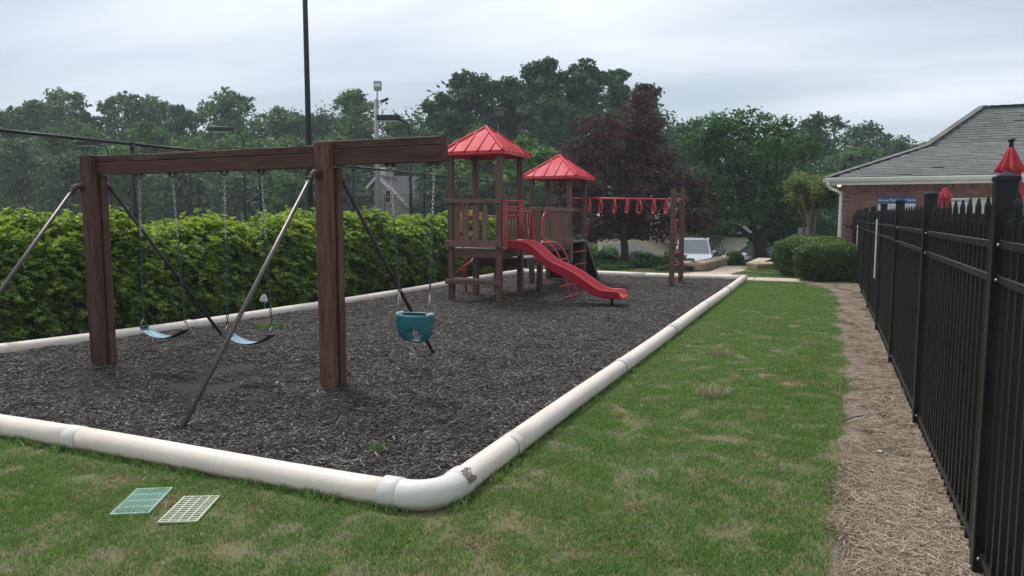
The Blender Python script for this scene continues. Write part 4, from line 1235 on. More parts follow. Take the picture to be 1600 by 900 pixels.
# spiral climber at the left of tower 1
mb = MB(); sx, sy = -6.86, 13.55
mb.cyl((sx, sy, 0), (sx, sy, 1.75), .024, 10)
mb.build('climber_pole', M['red_metal'], ps)
mb = MB(); mb.tube([(sx+.15*math.cos(t), sy+.15*math.sin(t), .12+.098*t) for t in np.linspace(0, 11, 50)], .017, 8)
for t in (1.2, 4.0, 7.4, 10.4): mb.tube([(sx, sy, .12+.098*t), (sx+.15*math.cos(t), sy+.15*math.sin(t), .12+.098*t)], .014, 8)
mb.build('spiral_step', M['red_metal'], ps)
mb = MB(); mb.tube([(sx, sy, 1.62), (-6.5, 13.25, 1.62)], .014, 8); mb.build('bar', M['red_metal'], ps)
# overhead bar and its posts
timber('post', (-3.23, 16.62, 1.10), (.108, .108, 2.26), M['post_wood'], ps)
timber('post', (-3.23, 17.72, 1.10), (.108, .108, 2.24), M['post_wood'], ps)
A_, B_ = Vector((-5.43, 16.68, 2.045)), Vector((-3.23, 17.15, 2.01))
mb = MB(); mb.tube([A_, A_*.5+B_*.5, B_], .022, 10)
mb.tube([(-5.45, 16.15, 2.05), (-5.44, 16.5, 2.045), (-5.42, 16.68, 2.045), (-5.44, 16.9, 2.045), (-5.45, 17.15, 2.05)], .018, 8)
mb.tube([(-3.23, 16.66, 2.01), (-3.23, 17.68, 2.01)], .018, 8)
mb.build('overhead_bar', M['red_metal'], ps)
ring = MB()
ring.tube(spline([(0, 0, 0), (0, .05, -.06), (0, .095, -.17), (0, .09, -.27), (0, .05, -.315), (0, -.05, -.315), (0, -.09, -.27), (0, -.095, -.17), (0, -.05, -.06), (0, 0, 0)], 4), .022, 8)
rme = ring.mesh('hand_ring')
for px in (920, 937, 959, 978, 997, 1019, 1038):
    t = (px-905)/150.0
    place(rme, 'hand_ring', ps, A_+(B_-A_)*t+Vector((0, 0, -.01)), (0, 0, R(38+rnd.uniform(-8, 8))), mat=M['red_metal'])
for z in (.20, .50, .78):
    mb = MB(); mb.tube([(-3.23, 16.66, z), (-3.23, 17.68, z)], .017, 8); mb.build('rung', M['red_metal'], ps)
mb = MB(); mb.box((-3.30, 17.66, .855), (.05, .03, .04)); mb.build('bracket', M['cap'], ps)
mb = MB(); mb.tube([(-3.29, 17.69, 1.52), (-3.33, 17.69, 1.54), (-3.35, 17.69, 1.48), (-3.35, 17.69, 1.0), (-3.30, 17.69, .93)], .015, 8); mb.build('handle', M['red_metal'], ps)

# ------------------------------------------------------------------ black pool fence
FX = 0.68
fe = thing('iron_fence', 'tall black metal picket fence along the right side, between lawn and pool', 'fence', (FX, 0, 0))
PY = [1.12, 3.72, 6.27, 8.85, 11.45, 14.1, 16.75, 19.4, 22.1]
mbp = MB(); mbp.box((0, 0, .88), (.082, .082, 1.78), bevel=.004); pme = mbp.mesh('post')
capm = MB(); capm.box((0, 0, 1.778), (.092, .092, .022), bevel=.004); capm.add([(-.044, -.044, 1.789), (.044, -.044, 1.789), (.044, .044, 1.789), (-.044, .044, 1.789), (0, 0, 1.812)], [(0, 1, 4), (1, 2, 4), (2, 3, 4), (3, 0, 4)]); cme = capm.mesh('post_cap')
def picket(zs, zt):
    mb = MB(); vs = []; fs = []
    prof = [(.035, .0125, .0125), (zs-.012, .0125, .0125), (zs, .010, .0105), (zs+.010, .0042, .008), (zt-.012, .0034, .007), (zt, .001, .002)]
    for z, a, b_ in prof:
        for sx, sy in ((-1, -1), (1, -1), (1, 1), (-1, 1)): vs.append((sx*b_, sy*a*1.0, z))
    for i in range(len(prof)-1):
        for k in range(4): fs.append((i*4+k, i*4+(k+1) % 4, (i+1)*4+(k+1) % 4, (i+1)*4+k))
    fs += [(3, 2, 1, 0), tuple(4*(len(prof)-1)+k for k in range(4))]
    mb.add(vs, fs); return mb.mesh('picket')
def picket_x(zs, zt):
    me = picket(zs, zt)
    return me
pk_t, pk_s = picket(1.678, 1.712), picket(1.600, 1.636)
railz = (1.50, 1.352, .125)
for i, y in enumerate(PY):
    place(pme, 'post', fe, (0, y, 0), mat=M['black']); place(cme, 'post_cap', fe, (0, y, 0), mat=M['black'])
    if i+1 < len(PY):
        y1 = PY[i+1]
        for z in railz:
            dz = 0.004*math.sin(y*3)
            mb = MB(); mb.box((0, (y+y1)/2, z+dz), (.034, y1-y-.084, .036), bevel=.003); mb.build('rail', M['black'], fe)
            mb = MB()
            for yy_ in (y+.062, y1-.062): mb.box((0, yy_, z+dz), (.042, .040, .046), bevel=.003)
            mb.build('rail_bracket', M['black'], fe)
            mb = MB()
            for yy_ in (y+.066, y1-.066): mb.cyl((-.021, yy_, z+dz), (-.030, yy_, z+dz), .007, 8)
            mb.build('bolt', M['galv'], fe)
        n = round((y1-y)/.122)
        for k in range(1, n):
            yy_ = y+(y1-y)*k/n
            place(pk_t if k % 2 else pk_s, 'picket', fe, (rnd.uniform(-.0015, .0015), yy_, rnd.uniform(-.002, .002)), mat=M['black'])
# last panel meets the building; side gate post with latch
gt = thing('pool_gate', 'black metal pool gate beside the brick corner, beyond the last fence panel', 'gate', (FX-.02, 22.2, 0))
mb = MB()
for z in (1.5, 1.35, .12): mb.box((-.02, .85, z), (.034, 1.6, .036), bevel=.003)
mb.box((-.02, .03, .85), (.05, .05, 1.62)); mb.box((-.02, 1.62, .85), (.05, .05, 1.62)); mb.build('gate_frame', M['black'], gt)
for k in range(1, 13): place(pk_t if k % 2 else pk_s, 'picket', gt, (-.02, .03+k*.122, 0), mat=M['black'])
mb = MB(); mb.box((-.09, .0, 1.33), (.10, .05, .12)); mb.tube([(-.12, 0, 1.42), (-.2, 0, 1.36), (-.22, 0, 1.30)], .014, 6); mb.build('latch', M['black'], gt)
mb = MB(); mb.box((FX-.040, 12.18, 1.14), (.014, .11, .87), Euler((R(0.6), 0, 0)).to_matrix(), .003)
tag(mb.build('measuring_strip', M['sign_white']), 'longer white plastic strip fixed upright to the black fence', 'strip')
mb = MB(); mb.box((FX-.040, 20.3, 1.07), (.014, .16, .66), bevel=.003)
tag(mb.build('measuring_strip', M['sign_white']), 'short white strip on the black fence near its far end', 'strip')

# ------------------------------------------------------------------ closed umbrellas
def umbrella(x, y, top, lab, s=1.0):
    r = thing('closed_umbrella', lab, 'umbrella', (x, y, 0), group='closed red umbrellas in the pool area')
    def skirt(zr, folds, seg=64, ph=0):
        vs = []; fs = []
        for z, r0, amp in zr:
            for k in range(seg):
                t = 2*math.pi*k/seg
                q = r0*(1+amp*math.cos(folds*t+ph)+.10*amp*math.cos(2.7*t+1))
                vs.append((q*math.cos(t), q*math.sin(t), z-(.045*amp*(1+math.cos(folds*t+ph+math.pi))*r0*6 if z == zr[-1][0] else 0)))
        n = len(zr)
        for i in range(n-1):
            for k in range(seg): fs.append((i*seg+k, (i+1)*seg+k, (i+1)*seg+(k+1) % seg, i*seg+(k+1) % seg))
        fs.append(tuple(range(seg)))
        mb = MB(); mb.add(vs, fs, smooth=True); return mb
    o = skirt([(top, .016*s, 0), (top-.02, .036*s, .08), (top-.07, .058*s, .16), (top-.14, .088*s, .22), (top-.20, .118*s, .26), (top-.255, .140*s, .30)], 8).build('vent', M['fabric_red'], r, fix=False)
    o.modifiers.new('t', 'SOLIDIFY').thickness = .004
    o = skirt([(top-.10, .04*s, .1), (top-.26, .092*s, .34), (top-.5, .112*s, .40), (top-.95, .12*s, .40), (top-1.25, .13*s, .44)], 9, ph=1).build('canopy', M['fabric_red'], r)
    o.modifiers.new('t', 'SOLIDIFY').thickness = .004
    mb = MB(); mb.cyl((0, 0, .05), (0, 0, top+.01), .019, 10); mb.build('pole', M['white'], r)
    mb = MB(); mb.sphere((0, 0, top+.062), .036, 12, 8, (1, 1, .62)); mb.cyl((0, 0, top-.01), (0, 0, top+.045), .021, 8); mb.build('finial', M['black'], r)
    mb = MB(); mb.cyl((0, 0, .012), (0, 0, .07), .24, 20); mb.build('base', M['black'], r)
umbrella(1.67, 9.0, 2.33, 'larger closed red umbrella with black ball finial, behind the nearest fence post', .80)
umbrella(2.46, 20.0, 2.30, 'small closed red umbrella beyond the fence, left of the white warning sign', 1.0)

# ------------------------------------------------------------------ pool house
WX, WY = 0.33, 23.9
ph = thing('pool_house', 'brick pool building with grey shingle hip roof and white gutter', 'building', (0, 0, 0))
mb = MB(); mb.box((WX+6, WY+4.03, 1.28), (12, 8, 2.6), bevel=.002); mb.build('wall', M['mortar'], ph)
bme = MB().box((0, 0, 0), (.200, .02, .0575), bevel=.003, tint=0).mesh('brick')
sme = MB().box((0, 0, 0), (.0575, .02, .200), bevel=.003, tint=0).mesh('soldier_brick')
cnt = 0
far = MB()
def putbrick(x, z, sold):
    global cnt
    if cnt < 296 and x < 5.3:
        place(sme if sold else bme, 'soldier_brick' if sold else 'brick', ph, (x, WY+.024, z), mat=M['brick']); cnt += 1
    else:
        far.box((x, WY+.024, z), (.0575, .02, .2) if sold else (.2, .02, .0575), bevel=.003)
for i in range(68): putbrick(WX+.04+i*.0725, 2.47, True)
for j in range(33):
    z = 2.335-j*.069
    if z < .03: break
    for i in range(24):
        putbrick(WX+.10+i*.2105+(.105 if j % 2 else 0), z, False)
for j in range(33):
    for i in range(6): far.box((WX+5.25+i*.2105+(.105 if j % 2 else 0), WY+.024, 2.335-j*.069), (.2, .02, .0575), bevel=.003)
stuff(far.build('brickwork', M['brick'], ph))
# eaves
EX, EY, EZ = -0.12, 23.3, 2.70
mb = MB(); mb.prism([(EY+.02, 2.58), (EY+.02, 2.72), (EY-.10, 2.72), (EY-.115, 2.69), (EY-.085, 2.62), (EY-.06, 2.60)], 'x', EX-.05, 12); mb.build('gutter', M['gutter'], ph, fix=True)
mb = MB(); mb.box((6, EY+.035, 2.605), (12.1, .025, .19)); mb.box((EX+.03, EY+4.4, 2.605), (.025, 8.7, .19)); mb.build('fascia', M['gutter'], ph)
mb = MB(); mb.box((6, EY+.34, 2.565), (12.1, .60, .012)); mb.box((EX+.26, EY+4.4, 2.5655), (.42, 8.0, .012)); mb.build('soffit', M['gutter'], ph)
mb = MB(); mb.prism([(EX-.10, 2.60), (EX-.12, 2.70), (EX+.0, 2.70), (EX+.0, 2.60)], 'y', EY, EY+8.6); mb.build('gutter', M['gutter'], ph, fix=True)
mb = MB()
mb.tube(spline([(EX+.02, EY-.04, 2.62), (EX+.03, EY-.03, 2.52), (EX+.10, EY+.12, 2.42), (EX+.26, EY+.34, 2.36), (EX+.37, EY+.48, 2.28), (EX+.385, EY+.52, 2.15), (EX+.385, EY+.53, .05)], 5), .042, 8)
mb.build('downspout', M['white'], ph)
mb = MB(); mb.sphere((EX+.33, EY+.20, 2.53), .05, 12, 8); mb.build('lamp', M['lamp_glow'], ph)
mb = MB(); mb.cyl((EX+.33, EY+.20, 2.555), (EX+.33, EY+.20, 2.53), .07, 14, .055); mb.build('lamp_shade', M['white'], ph)
# roof: two pitches
T1, Z1, T2, Z2 = 2.72, 3.75, 4.40, 5.05
B0 = 8.8
def rp(t, z, side): return None
tiers = [(0, 2.725, T1, Z1), (T1, Z1, T2, Z2)]
mb = MB()
for (t0, z0, t1, z1) in tiers:
    a0, a1, b0, b1 = EX+t0, EX+t1, EY+t0, EY+t1; c0, c1 = EY+B0-t0, EY+B0-t1
    mb.add([(a0, b0, z0), (12.4, b0, z0), (12.4, b1, z1), (a1, b1, z1), (a0, c0, z0), (a1, c1, z1), (12.4, c0, z0), (12.4, c1, z1)],
           [(0, 1, 2, 3), (4, 0, 3, 5), (6, 4, 5, 7)])
mb.build('roof', M['shingle'], ph)
shm = MB().box((0, 0, 0), (.302, .185, .014), bevel=.002, tint=0).mesh('shingle')
cnt2 = 0; far = MB()
for (t0, z0, t1, z1) in tiers:
    L_ = math.hypot(t1-t0, z1-z0); n = round(L_/.142); sl_ = math.atan2(z1-z0, t1-t0)
    for i in range(n):
        f = (i+.5)/n; t = t0+(t1-t0)*f; z = z0+(z1-z0)*f
        x = EX+t+.10+(.0 if i % 2 else .14)+rnd.random()*.05
        while x < 7.6 if i < n else x < 5.0:
            if rnd.random() < .97:
                hgt = .006+.010*rnd.random()
                if cnt2 < 296 and x < 5.6:
                    place(shm, 'shingle', ph, (x+.15, EY+t, z+.010+hgt*.5), (sl_-.07, 0, 0), mat=M['shingle']); cnt2 += 1
                else:
                    far.box((x+.15, EY+t, z+.010+hgt*.5), (.302, .185, .014), Euler((sl_-.07, 0, 0)).to_matrix(), .002)
            x += .306
stuff(far.build('shingle_field', M['shingle'], ph))
mb = MB()
for (t0, z0, t1, z1) in tiers:
    n = 14
    for i in range(n):
        f0, f1 = i/n, (i+1.25)/n
        p0 = Vector((EX+t0+(t1-t0)*f0, EY+t0+(t1-t0)*f0, z0+(z1-z0)*f0+.022)); p1 = Vector((EX+t0+(t1-t0)*f1, EY+t0+(t1-t0)*f1, z0+(z1-z0)*f1+.038))
        mb.beam(p0, p1, .26, .02)
for i in range(28): mb.beam((EX+T2+i*.29, EY+T2, Z2+.02), (EX+T2+i*.29+.34, EY+T2, Z2+.035), .28, .02)
mb.build('hip_cap', M['shingle'], ph)

# ------------------------------------------------------------------ signs on the wall
def textmesh(txt, size, depth=.003):
    cu = bpy.data.curves.new('letters', 'FONT'); cu.body = txt; cu.size = size; cu.extrude = depth; cu.align_x = 'CENTER'; cu.align_y = 'CENTER'
    cu.resolution_u = 3; cu.offset = size*.012
    o = bpy.data.objects.new('letters', cu); COL.objects.link(o)
    bpy.context.view_layer.update()
    me = bpy.data.meshes.new_from_object(o.evaluated_get(bpy.context.evaluated_depsgraph_get()))
    bpy.data.objects.remove(o); bpy.data.curves.remove(cu)
    return me
def sign(lab, x0, x1, z0, z1, mat):
    r = thing('wall_sign', lab, 'sign', ((x0+x1)/2, WY-.002, (z0+z1)/2))
    MB().box((0, 0, 0), (x1-x0, .02, z1-z0), bevel=.003).build('panel', M[mat], r)
    return r
s1 = sign('blue and white pool rules board on the brick wall', 1.27, 2.22, 1.40, 2.18, 'sign_white')
MB().box((0, -.012, .29), (.95, .008, .20), bevel=.001).build('header', M['sign_blue'], s1)
o = mkobj('letters', textmesh('Grove Park Pool Rules', .105), M['sign_white'], s1); o.rotation_euler = (math.pi/2, 0, 0); o.location = (0, -.018, .29)
def lines(r, w_, z1, z0, n, mat='ink', h=.012):
    mb = MB(); cols = 9
    for i in range(n):
        z = z1-(z1-z0)*i/(n-1); x = -w_/2
        while x < w_/2-.05:
            l = min(.03+.07*rnd.random(), w_/2-x)
            mb.box((x+l/2, -.012, z), (l, .003, h), bevel=.0005); x += l+.018
    mb.build('fine_print', M[mat], r)
lines(s1, .82, .12, -.34, 9, 'sign_blue', .014)
s2 = sign('white warning notice with black lettering on the brick wall', 3.05, 3.53, 1.60, 2.13, 'sign_white')
o = mkobj('letters', textmesh('WARNING', .088), M['ink'], s2); o.rotation_euler = (math.pi/2, 0, 0); o.location = (0, -.014, .18)
lines(s2, .40, .07, -.22, 6, 'ink', .014)
s3 = sign('pale green notice board on the brick wall, right of the warning notice', 3.60, 4.36, 1.42, 2.13, 'sign_pale')
lines(s3, .46, .31, .29, 2, 'walkgrey', .014)
lines(s3, .62, .22, -.30, 9, 'walkgrey', .008)

# ------------------------------------------------------------------ foliage
def crown_mesh(name, blobs, nleaf, lf, mat, base, lumps=1.0, fill_=0.25, up=0.35, sharp=0.30):
    """leaf cards gathered in lumps on and inside a set of ellipsoids; coordinates relative to base"""
    vol = np.array([b_[3]*b_[4]+b_[4]*b_[5]+b_[3]*b_[5] for b_ in blobs]); vol = vol/vol.sum()
    C_, T_, Nn = [], [], []
    for b_, f in zip(blobs, vol):
        n = max(20, int(nleaf*f)); c = np.array(b_[:3]); r = np.array(b_[3:6])
        nl = max(6, int(15*lumps*(0.6+rnd.random()*.8)))
        u = nrs.normal(size=(nl, 3)); u /= np.linalg.norm(u, axis=1)[:, None]
        lc = u*(0.62+0.34*nrs.rand(nl))[:, None]
        lt = nrs.rand(nl)
        k = nrs.randint(nl, size=n)
        q = nrs.normal(size=(n, 3)); q /= np.linalg.norm(q, axis=1)[:, None]; qd = q.copy()
        q = q*(nrs.rand(n)**.4)[:, None]*(sharp*1.45*(0.7+.7*nrs.rand(nl)))[k][:, None]*(1+.25*nrs.normal(size=n).clip(-1, 1))[:, None]
        q[:, 2] *= 0.75
        p = lc[k]+q
        inner = nrs.rand(n) < fill_
        v = nrs.normal(size=(n, 3)); v /= np.linalg.norm(v, axis=1)[:, None]
        p[inner] = v[inner]*(nrs.rand(inner.sum())**.5)[:, None]*.85
        C_.append(c+p*r); t = 0.72*lt[k]+0.28*nrs.rand(n)  # tone varies by lump; lit and shaded clumps are painted in too
        T_.append(t)
        d = p/np.maximum(np.linalg.norm(p, axis=1)[:, None], .01)
        d[~inner] = .35*d[~inner]+.9*qd[~inner]
        Nn.append(d)
    C_ = np.concatenate(C_); T_ = np.concatenate(T_); Nn = np.concatenate(Nn)
    n = len(C_)
    nn = Nn*.75+np.array([0, 0, up])+nrs.normal(size=(n, 3))*.5
    nn /= np.linalg.norm(nn, axis=1)[:, None]
    a = np.cross(nn, nrs.normal(size=(n, 3))); a /= np.maximum(np.linalg.norm(a, axis=1)[:, None], 1e-6)
    b2 = np.cross(nn, a)
    s = (lf*(0.6+0.8*nrs.rand(n)))[:, None]
    V = np.stack([C_-a*s*.55, C_+b2*s*(.22+.12*nrs.rand(n))[:, None]-a*s*.05+nn*s*.06, C_+a*s*.6, C_-b2*s*(.22+.12*nrs.rand(n))[:, None]+a*s*.05], 1)
    V = V-np.array(base)
    F = (np.arange(n)*4)[:, None]+np.array([[0, 3, 2, 1]])
    return npmesh(name, V.reshape(-1, 3), F, np.repeat(T_, 4), mat)

def limbs(mb, root, tips, r0, rough=0.06, fork=0.35):
    root = Vector(root)
    for t in tips:
        t = Vector(t); d = t-root; m = root+d*.5+Vector((rnd.uniform(-1, 1), rnd.uniform(-1, 1), rnd.uniform(0, 1)))*d.length*rough*2
        mb.tube([root, root+(m-root)*.5, m, m+(t-m)*.5, t], [r0, r0*.8, r0*.6, r0*.4, r0*.12], 6)
def zat(y, d): return EYE+(338-y)/1150*d*1.0
def tree(nm, lab, px, ytop, wpx, depth, mat, nleaf, lf, low=.25, group=None, bark='bark_dark', nb=13, cat='tree', slim=0.5, sharp=.3, flat=1.0):
    b = spot(px, depth); b.z = terr(b.x, b.y)
    zt = zat(ytop, depth); H = zt-b.z; Wd = wpx/1150*depth
    r = thing(nm, lab, cat, b, group=group)
    blobs = []
    for i in range(nb):
        f = low+.12+(0.95-low-.12)*(i/(nb-1)) if nb > 1 else .6
        f = min(.93, f+rnd.uniform(-.03, .03))
        prof = math.sqrt(max(0.02, 1-((f-(low+.42*(1-low)))/(.62*(1-low)))**2))
        rr = Wd/2*1.12*prof; br = Wd*(.19+.10*rnd.random())*flat
        a = i*2.399+rnd.random()*.8; q = max(0, rr-br*.8)*(0.5+.5*rnd.random())
        zz_ = b.z+H*f-br*.5
        zz_ = min(zz_, zt-br*.8)
        blobs.append((b.x+q*math.cos(a), b.y+q*math.sin(a), zz_, br*1.15, br*1.15, br*(.8+.3*rnd.random())))
    c_, s_ = math.cos(W), math.sin(W)
    for kk in range(6):
        o_ = rnd.uniform(-.42, .42); dr = .03+.9*o_*o_+rnd.uniform(0, .10); rr_ = Wd*rnd.uniform(.11, .17)
        blobs.append((b.x+o_*Wd*c_, b.y+o_*Wd*s_, zt-rr_*.8-dr*Wd, rr_, rr_, rr_*.9))
    blobs.append((b.x+rnd.uniform(-.1, .1)*Wd, b.y, zt-Wd*.14, Wd*.17, Wd*.17, Wd*.14))
    mb = MB(); top = Vector((0, 0, H*(low+.45*(1-low))))
    tr = max(.10, H*.016)
    mb.tube([(0, 0, -.2), (rnd.uniform(-.1, .1), 0, top.z*.5), top], [tr*1.25, tr, tr*.6], 8)
    for bl in blobs[::2]:
        t = Vector(bl[:3])-b; limbs(mb, (0, 0, min(top.z, max(H*low*.6, t.z*.55))), [t], tr*.42)
    mb.build('trunk', M[bark], r)
    mkobj('crown', crown_mesh('crown', blobs, nleaf, lf, M[mat], b, sharp=sharp), None, r)
    return r
GB = 'tall trees of the wood behind the court'
back = [(-50, 168, 130, 84, 'leaf_far', 'dark leafy tree of the far wood, cut by the left picture edge'),
        (18, 172, 75, 82, 'leaf_far', 'low topped dark tree of the far wood near the left picture edge'),
        (62, 160, 70, 80, 'leaf_far', 'far tree left of the twin topped one at the left end of the wood'),
        (108, 141, 90, 82, 'leaf_far', 'tallest tree at the left end of the far wood, with ragged twin top'),
        (148, 176, 60, 86, 'leaf_pine', 'thin far tree showing a sky gap beside it above the left timber post'),
        (205, 146, 80, 82, 'leaf_far', 'far tree with jagged top right of the sky gap'),
        (250, 152, 90, 84, 'leaf_far', 'far dark green tree above the left half of the swing beam'),
        (295, 166, 70, 80, 'leaf_pine', 'lower dark tree left of the big rounded far tree'),
        (367, 140, 104, 78, 'leaf_far', 'big rounded far tree left of the tall black pole'),
        (447, 169, 90, 80, 'leaf_far', 'far tree directly left of the tall black pole'),
        (508, 177, 80, 84, 'leaf_pine', 'low far tree directly right of the tall black pole'),
        (562, 141, 88, 78, 'leaf_far', 'upright far tree left of the grey utility pole'),
        (625, 186, 70, 80, 'leaf_far', 'low far tree behind the grey utility pole and court lamp'),
        (690, 150, 70, 62, 'leaf_pine', 'left shoulder tree of the tall dark group behind the towers'),
        (738, 114, 100, 62, 'leaf_pine', 'broad dark tree behind the nearer red tower roof'),
        (800, 122, 90, 64, 'leaf_pine', 'dark tree between the broad one and the highest pine'),
        (848, 97, 84, 60, 'leaf_pine', 'highest dark pine above the farther red tower roof'),
        (908, 100, 88, 60, 'leaf_pine', 'rounded dark pine right of the highest one, behind the purple tree'),
        (965, 112, 54, 62, 'leaf_far', 'narrow bright green tree top left of the purple tree tip'),
        (1005, 135, 60, 64, 'leaf_pine', 'dark tree hidden mostly by the purple leaved tree')]
for px, yt, wp, d, mt, lab in back:
    tree('wood_tree', lab, px, yt, wp, d, mt, 7500 if d > 70 else 11500, .37 if d > 70 else .34, .12, GB, nb=15 if d > 70 else 18, sharp=.26)
mid = [(-30, 205, 130, 60, 'leaf_grey'), (40, 214, 120, 56, 'leaf_grey'), (120, 238, 120, 54, 'leaf_grey'), (95, 200, 90, 64, 'leaf_far'), (160, 200, 100, 66, 'leaf_far'),
       (240, 191, 84, 62, 'leaf_far'), (205, 226, 100, 56, 'leaf_lime'), (305, 212, 110, 62, 'leaf_far'), (290, 255, 110, 54, 'leaf_grey'), (385, 205, 110, 62, 'leaf_far'), (370, 262, 120, 54, 'leaf_grey'),
       (455, 212, 100, 62, 'leaf_far'), (450, 268, 100, 54, 'leaf_far'), (530, 208, 100, 64, 'leaf_far'), (520, 258, 80, 58, 'leaf_pine'), (590, 214, 90, 82, 'leaf_far'), (560, 286, 60, 58, 'leaf_grey'), (645, 208, 80, 86, 'leaf_pine'),
       (690, 206, 90, 60, 'leaf_far'), (755, 200, 100, 58, 'leaf_lime'), (700, 262, 80, 50, 'leaf_far'), (760, 275, 90, 48, 'leaf_pine'), (815, 215, 90, 48, 'leaf_lime'), (850, 232, 70, 44, 'leaf_lime'), (860, 150, 90, 56, 'leaf_pine')]
words = ['grey green bushy tree in front of the wood', 'lighter green tree', 'dark green tree']
def midlab(px, mt, yt):
    look = {'leaf_grey': 'pale grey green bushy tree', 'leaf_far': 'mid green leafy tree', 'leaf_lime': 'light green tree', 'leaf_pine': 'dark green tree'}[mt]
    size = 'taller' if yt < 220 else 'low'
    marks = [(-30, 'cut by the photo edge'), (45, 'near the left photo edge'), (105, 'left of the left timber post'), (140, 'behind the left post top'), (182, 'right of the left timber post'),
             (222, 'near the first swing\'s left chain'), (258, 'behind the first swing\'s second chain'), (300, 'between the two belt swings'), (345, 'behind the second swing\'s left chain'),
             (375, 'behind the curved arm court lamp'), (415, 'near the second swing\'s right chain'), (452, 'left of the tall black pole'), (515, 'behind the middle timber post'), (545, 'right of the middle timber post'),
             (575, 'left of the far chimney'), (600, 'behind the far chimney'), (650, 'near the court lamp head'), (695, 'behind the left post of the nearer tower'), (735, 'behind the nearer tower roof'), (757, 'seen between the nearer tower posts'), (790, 'right behind the nearer tower'), (830, 'seen between the two red tower roofs'), (860, 'behind the farther tower posts')]
    m = min(marks, key=lambda q: abs(q[0]-px))[1]
    return '%s %s before the wood, %s' % (size, look, m)
for px, yt, wp, d, mt in mid:
    tree('leafy_tree', midlab(px, mt, yt), px, yt, wp, d, mt, 5200, .28, .04, 'trees in front of the far wood', nb=13, sharp=.26)
right = [(1068, 193, 84, 58, 'leaf_pine', 'tree filling the gap between the purple tree and the oak'), (1052, 196, 60, 62, 'leaf_far', 'small bright green far tree right of the purple tree'), (1100, 200, 80, 56, 'leaf_far', 'green tree behind the left side of the spreading oak'),
         (1225, 196, 90, 52, 'leaf_far', 'green tree rising behind the right side of the spreading oak'), (1275, 176, 84, 60, 'leaf_pine', 'tall dark tree behind the small crape myrtle'), (1345, 190, 90, 66, 'leaf_pine', 'dark rounded tree left of the grey roof'),
         (1392, 214, 80, 70, 'leaf_pine', 'lower dark tree just above the low part of the grey roof'), (1432, 224, 60, 76, 'leaf_pine', 'last dark tree where the wood meets the grey roof'), (1310, 240, 110, 48, 'leaf_pine', 'dark bushy tree left of the building corner'),
         (1225, 255, 110, 44, 'leaf_pine', 'deep green tree behind the crape myrtle trunk'), (1330, 225, 90, 56, 'leaf_far', 'mid green tree behind the gutter corner')]
for px, yt, wp, d, mt, lab in right:
    tree('leafy_tree', lab, px, yt, wp, d, mt, 5200, .30, .03, 'trees beyond the pool building', nb=15, sharp=.26)
def woodmass(x0, x1, d, yt, r0, step):
    out = []
    px = x0
    while px < x1:
        f = (px-x0)/(x1-x0); y_ = yt(px); dd = d+rnd.uniform(-3, 3)
        top = zat(y_, dd); z = -2.0
        while z < top-r0*.5:
            p = spot(px+rnd.uniform(-10, 10), dd); rr = r0*rnd.uniform(.8, 1.2)
            out.append((p.x, p.y, min(z+rr*.5, top-rr*.7), rr, rr, rr*.9)); z += r0*1.15
        px += step
    return out
o = mkobj('wood_mass', crown_mesh('wood_mass', woodmass(-260, 700, 92, lambda p: 186+8*math.sin(p*.045)+5*math.sin(p*.11), 3.0, 34)+woodmass(690, 1030, 70, lambda p: 150+10*math.sin(p*.05)-(22 if 830 < p < 940 else 0)+(30 if p > 985 else 0), 3.2, 28)
          +woodmass(1030, 1560, 84, lambda p: 212+5*math.sin(p*.06)+max(0, p-1300)*.10, 2.8, 34), 120000, .46, M['leaf_pine'], (0, 0, 0), sharp=.34, fill_=.3), None); stuff(o)
tag(o, 'dark mass of the wood filling in behind the separate trees', 'wood')
# a far off wood closing the horizon everywhere else
def farwood():
    V = []; pts = []
    for i in range(150):
        a = R(-180+360*i/150+rnd.uniform(-1, 1)); d = 125+25*rnd.random()
        h = 9+5*rnd.random()
        x, y = d*math.sin(a), d*math.cos(a)
        pts.append((x, y, -2+h*.45, 4.6, 4.6, h*.55))
    return pts
o = mkobj('distant_wood', crown_mesh('distant_wood', farwood(), 60000, 1.3, M['leaf_pine'], (0, 0, 0), sharp=.25), None); stuff(o)
tag(o, 'distant dark wood closing the horizon behind everything', 'wood')

def pxblobs(lst, depth, sq=.9):
    out = []
    for it in lst:
        px, y, rp_ = it[:3]; ry = it[3] if len(it) > 3 else rp_; dd = it[4] if len(it) > 4 else rnd.uniform(-.8, .8)
        p = spot(px, depth+dd); k = (depth+dd)/1150
        out.append((p.x, p.y, EYE+(338-y)*k, rp_*k*sq*1.1, rp_*k*sq*1.1, ry*k*sq))
    return out
def custom_tree(nm, lab, px, depth, blobs, mat, nleaf, lf, trunk, bark, cat='tree', sharp=.28, lumps=1.3, fill_=.3, group=None):
    b = spot(px, depth); b.z = terr(b.x, b.y)
    r = thing(nm, lab, cat, b, group=group)
    mb = MB(); trunk(mb, b, blobs); mb.build('trunk', M[bark], r)
    mkobj('crown', crown_mesh('crown', blobs, nleaf, lf, M[mat], b, sharp=sharp, lumps=lumps, fill_=fill_), None, r)
    return r
